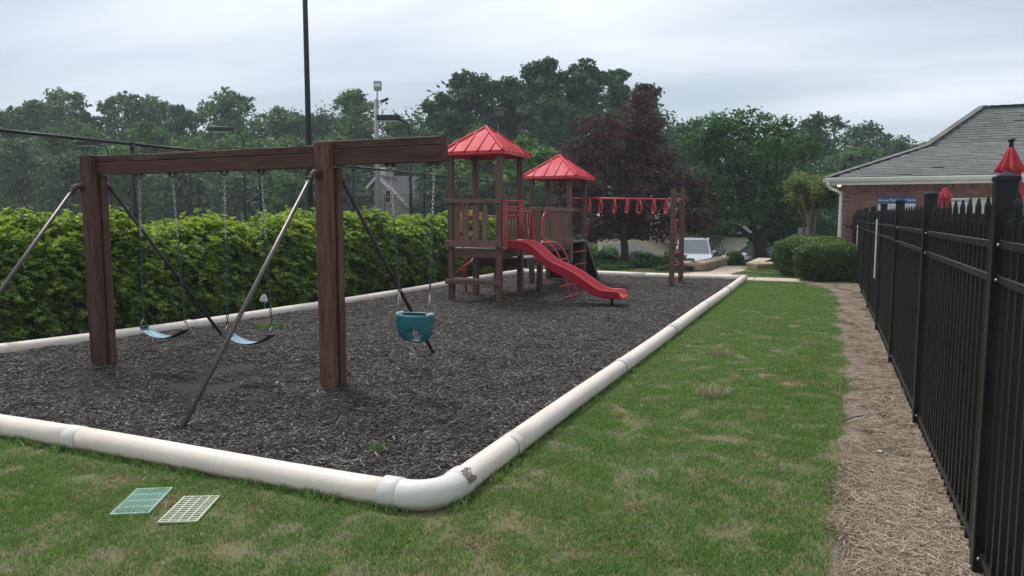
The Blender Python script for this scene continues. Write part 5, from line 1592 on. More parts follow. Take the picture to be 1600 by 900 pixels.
# purple leaved tree
bl = pxblobs([(872, 285, 24, 26), (870, 325, 20, 20), (1100, 345, 22, 20), (1092, 300, 24, 26), (910, 375, 24, 12), (1003, 158, 22, 28), (990, 190, 38, 32), (1012, 205, 30, 28), (935, 205, 38, 30), (900, 240, 38, 34), (960, 240, 52, 44), (1020, 250, 44, 36), (885, 285, 30, 26), (930, 300, 52, 42), (1000, 300, 58, 48),
              (1055, 280, 40, 32), (1085, 318, 30, 26), (1060, 338, 36, 24), (890, 330, 34, 26), (960, 352, 50, 26), (1020, 362, 38, 18), (1085, 350, 26, 16), (925, 365, 34, 18), (980, 265, 60, 60, .6), (985, 330, 60, 40, 1)], 24.6)
def tk(mb, b, bl):
    mb.tube([(0, 0, -.1), (.03, 0, .5), (-.02, 0, 1.0), (0, 0, 1.7)], [.17, .13, .12, .10], 10)
    for q in bl[::1]:
        t = Vector(q[:3])-b; limbs(mb, (0, 0, rnd.uniform(.9, 1.5)), [t], .055, .08)
custom_tree('purple_leaved_tree', 'big purple leaved tree behind the hanging rings and the farther tower', 975, 24.6, bl, 'leaf_red', 24000, .11, tk, 'bark_dark')
# spreading oak
bl = pxblobs([(1110, 200, 40, 26), (1150, 196, 44, 26), (1195, 205, 44, 28), (1090, 235, 40, 32), (1130, 240, 52, 40), (1190, 245, 56, 42), (1240, 235, 40, 36), (1085, 280, 34, 34), (1125, 290, 48, 38), (1180, 300, 56, 42), (1235, 290, 48, 40),
              (1100, 330, 44, 28), (1150, 338, 50, 28), (1205, 345, 44, 30), (1250, 335, 44, 34), (1075, 355, 30, 16), (1290, 300, 40, 40, 2), (1285, 350, 40, 24, 1), (1225, 375, 26, 16), (1120, 355, 40, 14)], 31.5)
def tk(mb, b, bl):
    k = 31.5/1150
    def pt(px, y, dd=0):
        p = spot(px, 31.5+dd); p.z = EYE+(338-y)*k; return p-b
    mb.tube([(0, 0, -.2), pt(1188, 395), pt(1184, 378), pt(1180, 362)], [.34, .26, .22, .17], 10)
    for path, r_ in (([pt(1183, 380), pt(1165, 365), pt(1145, 350), pt(1120, 335), pt(1100, 310)], .14), ([pt(1182, 372), pt(1172, 345), pt(1160, 310), pt(1150, 260)], .13), ([pt(1184, 378), pt(1196, 350), pt(1205, 310), pt(1210, 250)], .13),
                     ([pt(1186, 385), pt(1205, 370), pt(1230, 350), pt(1255, 320)], .12), ([pt(1178, 366), pt(1150, 368), pt(1125, 366), pt(1100, 362), pt(1080, 352)], .09), ([pt(1186, 388), pt(1200, 384), pt(1222, 378)], .08)):
        mb.tube(spline(path, 3), [r_*(1-.75*i/(3*(len(path)-1))) for i in range(3*(len(path)-1)+1)], 7)
    for q in bl[::2]:
        t = Vector(q[:3])-b; limbs(mb, Vector((t.x*.4, t.y*.4, 1.0+t.z*.35)), [t], .06, .06)
custom_tree('spreading_oak', 'wide dark green oak with low forking trunk behind the round bush', 1188, 31.5, bl, 'leaf_oak', 26000, .15, tk, 'bark_dark')
# crape myrtle
bl = pxblobs([(1258, 282, 26, 18), (1238, 292, 20, 18), (1282, 290, 22, 18), (1262, 300, 34, 20), (1240, 312, 24, 14), (1285, 312, 22, 16), (1262, 318, 26, 12)], 26.5, .85)
def tk(mb, b, bl):
    k = 26.5/1150
    def pt(px, y): p = spot(px, 26.5); p.z = EYE+(338-y)*k; return p-b
    for path in ([pt(1262, 395), pt(1262, 350), pt(1256, 330), pt(1248, 305)], [pt(1264, 395), pt(1265, 345), pt(1266, 320), pt(1262, 295)], [pt(1268, 395), pt(1272, 350), pt(1278, 325), pt(1284, 300)], [pt(1262, 350), pt(1264, 330), pt(1272, 310)]):
        mb.tube(spline(path, 3), [.06*(1-.6*i/(3*(len(path)-1))) for i in range(3*(len(path)-1)+1)], 7)
    for q in bl:
        t = Vector(q[:3])-b; limbs(mb, (0, 0, t.z*.6), [t], .02, .05)
custom_tree('crape_myrtle', 'small yellow green crape myrtle with bare tan stems above the trimmed shrubs', 1264, 26.5, bl, 'leaf_crape', 9000, .085, tk, 'bark_tan', fill_=.2)

# small shrubs and ground cover ------------------------------------------------
def shrub(lab, px, ybase, wpx, ytop, depth, mat, n=2600, lf=.06, group=None, nm='shrub', cat='shrub', z=None):
    b = spot(px, depth); b.z = terr(b.x, b.y) if z is None else z
    zt = zat(ytop, depth); H = max(.2, zt-b.z); Wd = wpx/1150*depth
    bl = []
    for i in range(9):
        a = i*2.4+rnd.random(); q = Wd*.30*math.sqrt(i/9)
        hh = H*(.62-.22*(i/9))*rnd.uniform(.85, 1.1)
        bl.append((b.x+q*math.cos(a), b.y+q*math.sin(a), b.z+H*.42+(H*.15)*rnd.uniform(-.6, .8)*(1-i/12), Wd*.26, Wd*.26, H*.42))
    r = thing(nm, lab, cat, b, group=group)
    mkobj('foliage', crown_mesh('foliage', bl, n, lf, M[mat], b, sharp=.24, fill_=.35, up=.5), None, r)
    mb = MB(); limbs(mb, (0, 0, -.03), [Vector(q[:3])-b for q in bl[:6]], .02); mb.build('stem', M['bark_dark'], r)
    return r
GC = 'low shrubs in the bed beyond the far pipe'
for px, yt, wp, d, mt, lab in ((905, 404, 46, 24.4, 'leaf_ground', 'leftmost low green shrub of the bed, right of the black ramp'), (938, 403, 44, 23.8, 'leaf_ground', 'low shrub of the bed under the left rings, left of the purple tree trunk'),
                               (972, 406, 46, 23.0, 'leaf_ground', 'low shrub in front of the purple tree trunk'), (1003, 400, 48, 23.4, 'leaf_ground', 'low shrub right of the purple tree trunk'),
                               (1036, 396, 50, 23.2, 'leaf_ground', 'brighter low shrub left of the two end posts'), (1068, 398, 42, 22.8, 'leaf_ground', 'rightmost low shrub of the bed, behind the end posts beside the path'), (955, 412, 60, 22.4, 'leaf_ground', 'flat spreading ground shrub at the front left of the bed'), (1045, 412, 56, 21.9, 'leaf_ground', 'flat spreading ground shrub at the front right of the bed')):
    shrub(lab, px, 425, wp, yt, d, mt, 3000, .055, GC)
for px, yt, wp, d, mt, lab in ((865, 372, 60, 30, 'leaf_oak', 'dark shrub seen under the farther tower'), (915, 368, 60, 31, 'leaf_lime', 'light green shrub behind the black ramp and white post'), (950, 378, 46, 31, 'leaf_lime', 'light green shrub right of the white post'),
                               (900, 384, 60, 26, 'leaf_pine', 'very dark low shrub beside the black climbing ramp'), (945, 388, 56, 26, 'leaf_pine', 'very dark shrub left of the purple tree trunk'), (1000, 390, 56, 26.5, 'leaf_pine', 'dark shrub right of the purple tree trunk, in front of the house window'),
                               (800, 352, 70, 33, 'leaf_pine', 'dark shrub seen through the nearer tower'), (840, 350, 70, 36, 'leaf_far', 'green shrub seen between the towers'), (755, 345, 70, 30, 'leaf_far', 'green shrub behind the hedge end'), (1052, 383, 40, 33, 'leaf_oak', 'dark shrub left of the white van')):
    shrub(lab, px, 400, wp, yt, d, mt, 3200, .09, 'background shrubs behind the play structure')
for px, yt, wp, d, lab in ((1248, 354, 40, 25.3, 'leftmost dark shrub of the row behind the trimmed pair'), (1278, 353, 44, 25.6, 'middle dark shrub of the row behind the trimmed pair'), (1306, 352, 40, 25.8, 'dark shrub against the white downspout')):
    shrub(lab, px, 400, wp, yt, d, 'leaf_pine', 3000, .07, 'dark shrubs behind the trimmed pair')

def clipped(lab, cx, cy, rx, ry, h, mat='leaf_box', n=14000, lf=.046, grp=None, power=3.2, z0=0.0, nm='clipped_shrub', low=.05):
    r = thing(nm, lab, 'shrub', (cx, cy, z0), group=grp)
    u = nrs.normal(size=(n, 3)); u /= np.linalg.norm(u, axis=1)[:, None]
    u[:, 2] = np.abs(u[:, 2])*np.where(nrs.rand(n) < .25, -1, 1)
    k = (np.abs(u[:, 0])**power+np.abs(u[:, 1])**power+np.abs(u[:, 2])**power)**(-1/power)
    s = u*k[:, None]
    bumps_ = 1+.03*np.sin(s[:, 0]*9+cx*7)*np.sin(s[:, 1]*8+cy)+.025*np.sin(s[:, 2]*11+s[:, 0]*6)
    lay = 1-.10*nrs.rand(n)**1.4
    P3 = s*np.array([rx, ry, h*.52])*(bumps_*lay)[:, None]
    P3[:, 2] += h*.5
    P3[:, 2] = np.maximum(P3[:, 2], low)
    nn = u*.8+nrs.normal(size=(n, 3))*.55; nn /= np.linalg.norm(nn, axis=1)[:, None]
    a = np.cross(nn, nrs.normal(size=(n, 3))); a /= np.linalg.norm(a, axis=1)[:, None]; b2 = np.cross(nn, a)
    q = (lf*(.6+.8*nrs.rand(n)))[:, None]
    V = np.stack([P3-a*q*.6, P3+b2*q*.38, P3+a*q*.6, P3-b2*q*.38], 1)
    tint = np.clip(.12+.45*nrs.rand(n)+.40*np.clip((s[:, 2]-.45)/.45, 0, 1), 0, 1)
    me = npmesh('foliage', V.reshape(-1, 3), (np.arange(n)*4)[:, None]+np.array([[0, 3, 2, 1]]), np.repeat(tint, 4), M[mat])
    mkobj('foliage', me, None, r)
    mb = MB(); limbs(mb, (0, 0, -.02), [(rx*.6*math.cos(t), ry*.6*math.sin(t), h*.6) for t in (0, 1, 2.2, 3.3, 4.2, 5.4)], .025); mb.build('stem', M['bark_dark'], r)
    # inner leaf cards, all at the darkest tint
    n2 = 2500
    v = nrs.normal(size=(n2, 3)); v /= np.linalg.norm(v, axis=1)[:, None]; v = v*(nrs.rand(n2)**.4)[:, None]*.86*np.array([rx, ry, h*.5])+np.array([0, 0, h*.5])
    a = nrs.normal(size=(n2, 3)); a /= np.linalg.norm(a, axis=1)[:, None]; b2 = np.cross(a, nrs.normal(size=(n2, 3))); b2 /= np.linalg.norm(b2, axis=1)[:, None]
    V = np.stack([v-a*.07, v+b2*.05, v+a*.07, v-b2*.05], 1)
    mkobj('inner_leaves', npmesh('inner_leaves', V.reshape(-1, 3), (np.arange(n2)*4)[:, None]+np.array([[0, 3, 2, 1]]), np.zeros(n2*4), M[mat]), None, r)
    return r
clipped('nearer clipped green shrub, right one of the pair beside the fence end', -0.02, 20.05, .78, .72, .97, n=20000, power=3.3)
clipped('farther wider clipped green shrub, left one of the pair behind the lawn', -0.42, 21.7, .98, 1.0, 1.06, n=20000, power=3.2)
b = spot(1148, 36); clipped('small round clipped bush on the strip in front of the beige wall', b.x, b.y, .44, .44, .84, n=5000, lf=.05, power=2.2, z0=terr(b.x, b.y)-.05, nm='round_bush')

# ------------------------------------------------------------------ hedge
def leaf_rosette(name, n, l0, l1, wd, mat, tilt0, tilt1, stem=.03):
    V = []; F = []; T = []
    for i in range(n):
        a = i*2.399+rnd.random()*.5; t = tilt0+(tilt1-tilt0)*(1-i/n)+rnd.uniform(-.15, .15)
        l = l0+(l1-l0)*rnd.random(); w_ = wd*(.8+.4*rnd.random())
        d = Vector((math.cos(a)*math.cos(t), math.sin(a)*math.cos(t), math.sin(t))); s = Vector((-math.sin(a), math.cos(a), 0)); u = d.cross(s)*-1
        if u.z < 0: u = -u
        b_ = Vector((0, 0, stem*i/n)); o = len(V)
        V += [b_, b_+d*l*.45+u*.002, b_+d*l-u*l*.10, b_+d*l*.5+s*w_/2+u*w_*.2, b_+d*l*.5-s*w_/2+u*w_*.2, b_+d*l*.8+s*w_*.36+u*w_*.08, b_+d*l*.8-s*w_*.36+u*w_*.08]
        F += [(o, o+3, o+1), (o, o+1, o+4), (o+1, o+3, o+5), (o+1, o+5, o+2), (o+1, o+6, o+4), (o+1, o+2, o+6)]
        T += [rnd.random()]*7
    return npmesh(name, V, F, T, M[mat])
ros = [leaf_rosette('rosette', 9, .055, .095, .032, 'leaf_hedge', .15, 1.0) for _ in range(6)]+[leaf_rosette('rosette', 9, .05, .085, .027, 'leaf_new', .35, 1.3) for _ in range(5)]
hp, hr, hs, hi = [], [], [], []
def hx(y): return left_x(min(max(y, 3.5), 19.1))-.62+0.10*math.sin(y*1.9)+.07*math.sin(y*4.3+1)
def htop(y):
    base = 1.36+.08*math.sin(y*1.1+.5)+.06*math.sin(y*2.9)+.045*math.sin(y*6.1)
    return base-.05*sstep(14, 20, y)+.10*sstep(7.0, 10, y)-.07
def nrm_rot(nv, spin):
    q = Vector(nv).normalized().to_track_quat('Z', 'Y'); e = (q @ Matrix.Rotation(spin, 3, 'Z').to_quaternion()).to_euler()
    return tuple(e)
def hedge_surface(y, u):
    """u 0..0.62 runs up the front, then over the top; returns point, outward normal, height share"""
    top = htop(y); x0 = hx(y)
    if u < .62:
        f = u/.62
        th = f*math.pi/2
        e = 3.2
        cz = abs(math.sin(th))**(2/e); cxx = abs(math.cos(th))**(2/e)
        z_ = .06+(top-.06)*(f*.55+cz*.45)
        x_ = x0-.50+.52*cxx-.04*(1-f)**2
        return Vector((x_, y, z_)), Vector((.9*(1-f*.8), 0, .15+f*.85)), f
    q = (u-.62)/.38
    return Vector((x0-.42-.95*q, y, top-.06*q*q)), Vector((.1-.3*q, 0, 1)), 1.0
def add_ros(p, nv, new, s_):
    hp.append(tuple(p)); hr.append(nrm_rot(nv, rnd.random()*6.28)); hs.append(s_); hi.append(rnd.randrange(6, 11) if new else rnd.randrange(0, 6))
for k in range(5400):
    y = 2.6+18.9*rnd.random(); u = rnd.random()**.92
    if y > 12 and rnd.random() < .3: continue
    p, nv, f = hedge_surface(y, u)
    out_ = rnd.uniform(-.13, .11)*(1 if f < 1 else .8)+.05*math.sin(y*4.3+p.z*5)+(.05*math.sin(y*2.1) if f > .9 else 0)
    c = p+nv.normalized()*out_
    fresh = rnd.random() < (.10+.80*max(0, (f-.34)/.66)**1.2)
    if out_ < -.06: fresh = False
    n = 9 if out_ > -.05 else 6
    rr = rnd.uniform(.07, .13)
    for j in range(n):
        d = Vector((rnd.gauss(0, 1), rnd.gauss(0, 1), rnd.gauss(0, 1))).normalized()
        q = c+d*rr*rnd.random()**.5
        if f >= .9 and j < 3: q.z += rnd.random()**2*.17
        if q.z < .05: continue
        ax = d*.45+nv*.35+Vector((rnd.uniform(-.2, .2), rnd.uniform(-.2, .2), .85))
        add_ros(q, ax, fresh and rnd.random() < .85, (.75+.5*rnd.random())*(1.0 if y < 10 else 1.12))
for k in range(11000):      # inner leaves
    y = 2.6+18.9*rnd.random(); x = hx(y)-.12-.75*rnd.random()
    add_ros((x, y, .04+(htop(y)-.22)*rnd.random()), (rnd.uniform(.2, 1), rnd.uniform(-.7, .7), .5), False, 1.7)
hg = thing('hedge', 'long leafy evergreen hedge with bright yellow green tips behind the left pipe', 'hedge', (0, 0, 0))
stuff(scatter('foliage', hp, hr, hs, hi, ros, hg))
mb = MB()
for i in range(46):
    y = 2.8+18.4*i/46+rnd.uniform(-.1, .1); x = hx(y)-.35
    for k in range(4): limbs(mb, (x, y, -.02), [(x+rnd.uniform(-.3, .4), y+rnd.uniform(-.35, .35), rnd.uniform(.7, 1.3))], .013)
stuff(mb.build('stem', M['bark'], hg))
# long pale shoots that stand out of the hedge top
sh = leaf_rosette('shoot', 7, .10, .16, .03, 'leaf_new', .2, 1.2, .10)
p = spot(398, 9.7); 
o = mkobj('young_shoot', sh, None); o.location = (-8.62, 9.6, 1.60); tag(o, 'pale green shoot with long leaves standing above the hedge near the second belt swing', 'shoot')
# stake sign in the hedge bed
r = thing('yard_stake', 'small white tree shaped yard sign on a green stake beside the hedge', 'sign', (-8.13, 8.72, 0), R(20))
r.location = (left_x(9.2)-.16, 9.25, 0)
mb = MB(); pts = [(-.055, .25), (.055, .25), (.065, .27), (.058, .31), (.05, .325), (.045, .35), (.02, .372), (-.01, .375), (-.035, .355), (-.045, .33), (-.06, .31), (-.066, .27)]
mb.prism(pts, 'y', -.003, .003); mb.build('plate', M['sign_white'], r)
mb = MB()
for x0_, x1_, z_ in ((-.03, -.012, .315), (-.006, .036, .315), (-.045, .04, .268)): mb.box(((x0_+x1_)/2, -.004, z_), (x1_-x0_, .002, .009), bevel=.0005)
mb.build('fine_print', M['ink'], r)
mb = MB(); mb.box((.01, 0, .12), (.028, .006, .26), bevel=.001); mb.build('stake', M['stake_green'], r)

# ------------------------------------------------------------------ court fence, lamps and poles
CX = -12.75
cf = thing('court_fence', 'tall black chain link fence of the sports court behind the hedge', 'fence', (0, 0, 0))
cy0, cy1 = 4.0, 40.0
mb = MB(); pitch = .075
for sgn in (1, -1):
    n = int((cy1-cy0)/pitch)
    for i in range(n):
        y = cy0+i*pitch; H_ = 2.98
        a = Vector((CX+.012*sgn, y, .05)); b2_ = Vector((CX+.012*sgn, y+sgn*H_*.92, .05+H_))
        if b2_.y > cy1 or b2_.y < cy0: continue
        d = (b2_-a).normalized(); s1_ = Vector((1, 0, 0))*.0021; s2_ = d.cross(Vector((1, 0, 0)))*.0021
        vs = [a+s1_, a-s1_*.5+s2_, a-s1_*.5-s2_, b2_+s1_, b2_-s1_*.5+s2_, b2_-s1_*.5-s2_]
        mb.add(vs, [(0, 1, 4, 3), (1, 2, 5, 4), (2, 0, 3, 5)])
stuff(mb.build('chain_link', M['black_pole'], cf))
ycs = [4.5, 7.55, 10.6, 14.16, 17.97, 22.04, 25.8, 29.4, 33.0, 36.6, 39.9]
pm = MB(); pm.cyl((0, 0, 0), (0, 0, 3.0), .038, 10); pm_ = pm.mesh('post')
lm = MB(); lm.cyl((0, 0, 2.93), (0, 0, 3.03), .046, 10); lm.cyl((0, 0, 3.03), (0, 0, 3.085), .036, 10); lm_ = lm.mesh('post_top')
for y in ycs:
    place(pm_, 'post', cf, (CX, y, 0), mat=M['black_pole']); place(lm_, 'post_top', cf, (CX, y, 0), mat=M['pipe_dark'])
for a, b2_ in zip(ycs, ycs[1:]):
    mb = MB(); mb.cyl((CX, a, 3.045), (CX, b2_, 3.045), .029, 8); mb.build('top_rail', M['black_pole'], cf)
# far fence of the court
ff = thing('far_court_fence', 'black chain link fence at the far end of the court', 'fence', (0, 0, 0))
A0, A1 = Vector((-15.2, 41.1, 0)), Vector((-62, 45.0, 0)); dv = (A1-A0); L_ = dv.length; dv.normalize()
n = int(L_/.11); mb = MB()
for i in range(n):
    p = A0+dv*(i*.11)
    for sg in (1, -1):
        q = p+dv*sg*2.6+Vector((0, 0, 2.95))
        s1_ = Vector((0, .0045, 0)); s2_ = dv*.0045
        mb.add([p+s1_, p-s1_+s2_, p-s1_-s2_, q+s1_, q-s1_+s2_, q-s1_-s2_], [(0, 1, 4, 3), (1, 2, 5, 4), (2, 0, 3, 5)])
stuff(mb.build('chain_link', M['black_pole'], ff))
k = 0
while k*3.05 < L_:
    p = A0+dv*(k*3.05); place(pm_, 'post', ff, p, mat=M['black_pole']); k += 1
mb = MB(); mb.cyl(A0+Vector((0, 0, 3.03)), A1+Vector((0, 0, 3.03)), .03, 8); mb.build('top_rail', M['pipe_dark'], ff)
def court_lamp(lab, px, depth, ytop, scale=1.0):
    b = spot(px, depth); b.z = 0
    zt = zat(ytop, depth)
    r = thing('court_lamp', lab, 'lamp', b, W, 'lamps of the sports court')
    mb = MB(); mb.tube([(0, 0, 0), (0, 0, zt-.75)], [.07, .055], 10); mb.build('pole', M['black_pole'], r)
    mb = MB(); mb.tube(spline([(0, 0, zt-.8), (-.02, 0, zt-.45), (-.12, 0, zt-.18), (-.32, 0, zt-.04), (-.5, 0, zt-.01)], 4), .042, 8); mb.build('arm', M['black_pole'], r)
    mb = MB(); mb.box((-1.05*scale, 0, zt+.06), (1.15*scale, .55, .24), bevel=.03); mb.build('lamp_head', M['black_pole'], r)
    mb = MB(); mb.box((-1.05*scale, 0, zt-.065), (1.0*scale, .45, .02), bevel=.004); mb.build('lens', M['sign_white'], r)
court_lamp('court lamp with long flat head above the second belt swing', 386, 37, 207)
court_lamp('nearest court lamp with box head beside the grey utility pole', 643, 32, 190, .85)
court_lamp('court lamp half hidden behind the chain link fence rail', 178, 40, 228)
b = spot(780, 30); r = thing('flood_lamp', 'tilted black floodlight on a pole above the nearer red roof', 'lamp', b, W)
zt = zat(186, 30)
mb = MB(); mb.cyl((0, 0, 0), (0, 0, zt), .05, 10); mb.build('pole', M['black_pole'], r)
mb = MB(); mb.box((.03, 0, zt+.20), (.46, .18, .34), Euler((R(50), 0, R(10))).to_matrix(), .02); mb.build('lamp_head', M['black_pole'], r)
mb = MB(); mb.box((.03, -.06, zt+.13), (.38, .02, .26), Euler((R(50), 0, R(10))).to_matrix(), .004); mb.build('lens', M['pole_grey'], r)
b = spot(592, 45); b.z = 0; zt = zat(160, 45)
r = thing('utility_pole', 'pale grey utility pole with floodlights at its top', 'pole', b, W)
mb = MB(); mb.tube([(0, 0, 0), (0, 0, zt*.5), (0, 0, zt)], [.20, .16, .125], 12); mb.build('pole', M['pole_grey'], r)
mb = MB(); mb.cyl((.05, 0, zt-.05), (.08, 0, zt+.5), .04, 8); mb.cyl((.1, 0, zt-.1), (.35, 0, zt-.05), .035, 8); mb.cyl((-.25, 0, zt-.2), (.25, 0, zt-.2), .03, 6); mb.build('bracket', M['pole_grey'], r)
mb = MB(); mb.box((.10, 0, zt+.80), (.46, .22, .56), bevel=.03); mb.build('floodlight', M['pole_grey'], r)
mb = MB(); mb.box((.10, -.118, zt+.84), (.36, .015, .20), bevel=.004); mb.build('lens', M['sign_white'], r)
mb = MB(); mb.box((.50, 0, zt-.04), (.50, .24, .14), Euler((0, R(-25), 0)).to_matrix(), .03); mb.box((.62, 0, zt-.22), (.12, .1, .14), bevel=.02); mb.build('floodlight', M['black_pole'], r)
b = spot(487, 22.5); b.z = 0
r = thing('tall_black_pole', 'very tall thin black pole rising out of the picture behind the middle timber post', 'pole', b)
mb = MB(); mb.tube([(0, 0, 0), (0, 0, 5), (0, 0, 11)], [.095, .082, .065], 12); mb.build('shaft', M['black_pole'], r)
mb = MB(); mb.cyl((0, 0, 0), (0, 0, .03), .2, 12); mb.build('base_plate', M['black_pole'], r)

# ------------------------------------------------------------------ far houses
def window(parent, x, y, z, wd, ht, glass='glass_dark'):
    f = MB()
    for s in (-1, 1):
        f.box((x+s*wd/2, y, z), (.09, .08, ht+.09), bevel=.005); f.box((x, y-.002, z+s*ht/2), (wd+.09, .08, .09), bevel=.005)
    f.box((x, y-.004, z), (wd, .05, .05), bevel=.005)
    w_ = f.build('window', M['white'], parent)
    g_ = MB(); g_.box((x, y+.02, z), (wd, .02, ht), bevel=.002); g_.build('pane', M[glass], w_)
def far_house(lab, px, depth, wpx, y_eave, y_apex, rz, wall='siding', roofm='roof_grey', deep=9, chimney=None, wins=(), lift=0):
    b = spot(px, depth); b.z = terr(b.x, b.y)+lift
    ze, za = zat(y_eave, depth)-b.z, zat(y_apex, depth)-b.z; wd = wpx/1150*depth
    r = thing('house', lab, 'house', b, rz)
    mb = MB(); mb.prism([(-wd/2, -.2-lift*1.3), (wd/2, -.2-lift*1.3), (wd/2, ze), (0, za), (-wd/2, ze)], 'y', 0, deep); mb.build('wall', M[wall], r, fix=True)
    mb = MB(); k = (za-ze)/(wd/2)
    mb.add([(0, -.35, za+.10), (wd/2+.4, -.35, ze-.4*k+.10), (wd/2+.4, deep+.3, ze-.4*k+.10), (0, deep+.3, za+.10), (-wd/2-.4, -.35, ze-.4*k+.10), (-wd/2-.4, deep+.3, ze-.4*k+.10),
            (0, -.35, za+.28), (wd/2+.4, -.35, ze-.4*k+.28), (wd/2+.4, deep+.3, ze-.4*k+.28), (0, deep+.3, za+.28), (-wd/2-.4, -.35, ze-.4*k+.28), (-wd/2-.4, deep+.3, ze-.4*k+.28)],
           [(6, 7, 8, 9), (6, 9, 11, 10), (0, 3, 2, 1), (0, 4, 5, 3), (1, 2, 8, 7), (4, 10, 11, 5), (0, 1, 7, 6), (0, 6, 10, 4), (2, 3, 9, 8), (3, 5, 11, 9)])
    rf = mb.build('roof', M[roofm], r, fix=True)
    mb = MB()
    for s in (-1, 1): mb.beam((0, -.38, za+.16), (s*(wd/2+.42), -.38, ze-.4*k+.16), .05, .30)
    mb.build('rake_board', M['white'], r)
    for (x, z, ww, hh) in wins: window(r, x, -.03, z, ww, hh, 'glass_dark')
    if chimney:
        x, y_, ww, h0, h1 = chimney
        mb = MB(); mb.box((x, y_, (h0+h1)/2), (ww, 1.0, h1-h0), bevel=.02); mb.box((x, y_, h1+.05), (ww+.2, 1.2, .18), bevel=.02); mb.build('chimney', M['siding'], r)
    return r
far_house('grey beige house with steep roof and pale chimney seen over the hedge', 596, 72, 170, 326, 279, W+R(-48), 'siding_grey', deep=12, chimney=(-.6, .9, 1.7, 0, 6.3), wins=((1.4, 3.6, .9, 1.2),))
h = far_house('beige house with porch steps glimpsed under the purple tree', 1000, 56, 130, 366, 350, W+R(8), 'siding', deep=10, wins=((-.75, 1.75, 1.0, 1.3), (-2.4, 1.75, .9, 1.3), (2.6, 1.75, .7, 1.1)), lift=.95)
st_ = MB()
for i in range(6): st_.box((1.35, -.6-.30*i, 1.25-.2*i), (1.3, .31, .06), bevel=.01)
st_.build('porch_steps', M['white'], h)
for s in (-1, 1):
    mb = MB(); mb.beam((1.35+s*.7, -.4, 2.2), (1.35+s*.7, -2.3, .95), .06, .09)
    mb.beam((1.35+s*.7, -.4, 1.35), (1.35+s*.7, -2.3, .1), .05, .07)
    for i in range(7): mb.box((1.35+s*.7, -.5-.28*i, 1.70-.185*i), (.04, .04, .85), bevel=.004)
    mb.build('hand_rail', M['white'], h)
mb = MB(); mb.box((2.3, -.5, .7), (.5, .5, 3.6), bevel=.01); mb.build('porch_post', M['brick'], h)
b = spot(1140, 58); b.z = terr(b.x, b.y)
r = thing('garage', 'pale beige block wall of a garage behind the round bush', 'building', b, W)
mb = MB(); mb.box((0, 2, 1.5), (5.2, 4, 3.0), bevel=.02); mb.build('wall', M['siding'], r)
mb = MB(); mb.prism([(-.4, 3.0), (4.4, 3.0), (2.0, 4.0)], 'x', -2.9, 2.9); mb.build('roof', M['roof_grey'], r, fix=True)
mb = MB()
for i in range(4):
    for j in range(3): mb.box((-.9+j*.62, -.012, .35+i*.52), (.58, .02, .48), bevel=.01)
mb.build('garage_door_panel', M['white'], r)
mb = MB(); b = spot(938, 29.5); mb.box((0, 0, .45), (.11, .11, 1.9), bevel=.01)
o = mb.build('marker_post', M['siding']); o.location = (b.x, b.y, terr(b.x, b.y)); tag(o, 'thin cream post standing in front of the light green shrubs', 'post')
# small notice board seen from behind
b = spot(1253, 25.0); r = thing('notice_board', 'small grey board on a post behind the trimmed shrubs', 'sign', (b.x, b.y, terr(b.x, b.y)), W)
mb = MB(); mb.box((0, 0, 1.22), (.30, .02, .25), bevel=.004); mb.build('board', M['pole_grey'], r)
mb = MB(); mb.box((.02, -.03, .75), (.06, .04, 1.5), bevel=.004); mb.build('post', M['bark'], r)

# ------------------------------------------------------------------ stone walls
def stone_wall(lab, pts, ztop, zbots, th=.34, rows=3):
    r = thing('stone_wall', lab, 'wall', (0, 0, 0))
    for (a, b2_, zb0, zb1) in zbots:
        a, b2_ = Vector((a[0], a[1], 0)), Vector((b2_[0], b2_[1], 0)); d = b2_-a; L_ = d.length; d.normalize()
        nn = d.cross(Vector((0, 0, 1))); ang = math.atan2(d.y, d.x)
        z = ztop-.07; rh = .17
        row = 0
        while z > min(zb0, zb1)-.1:
            x = 0 if row % 2 == 0 else -.2
            while x < L_-.02:
                bl_ = .40+rnd.uniform(-.04, .04); x0_ = max(0, x); x1_ = min(L_, x+bl_)
                if x1_-x0_ > .05:
                    c = a+d*(x0_+x1_)/2; c.z = z-rh/2
                    MB().box(c, (x1_-x0_-.012, th+rnd.uniform(-.02, .02), rh-.012), Euler((0, 0, ang)).to_matrix(), .012).build('stone', M['stone'], r)
                x += bl_
            z -= rh; row += 1
        n = max(1, int(L_/.6))
        for i in range(n):
            c = a+d*L_*(i+.5)/n; c.z = ztop-.035
            MB().box(c, (L_/n-.006, th+.10, .07), Euler((0, 0, ang)).to_matrix(), .01).build('cap_stone', M['cap'], r)
    return r
w1 = stone_wall('low tan block wall with flat cap left of the descending path', None, .27, [((-3.55, 21.95), (-3.28, 25.6), 0, -.2), ((-3.62, 21.93), (-4.9, 21.93+2.4), 0, 0)])
mb = MB(); mb.box((-3.72, 21.80, .10), (.26, .05, .12), Euler((0, 0, R(-10))).to_matrix()); mb.build('vent', M['dark_void'], w1)
stone_wall('low tan block wall with flat cap right of the path, before the clipped shrubs', None, .20, [((-2.1, 23.6), (-2.0, 26.6), 0, -.2), ((-2.1, 23.5), (-1.2, 24.4), 0, 0)])

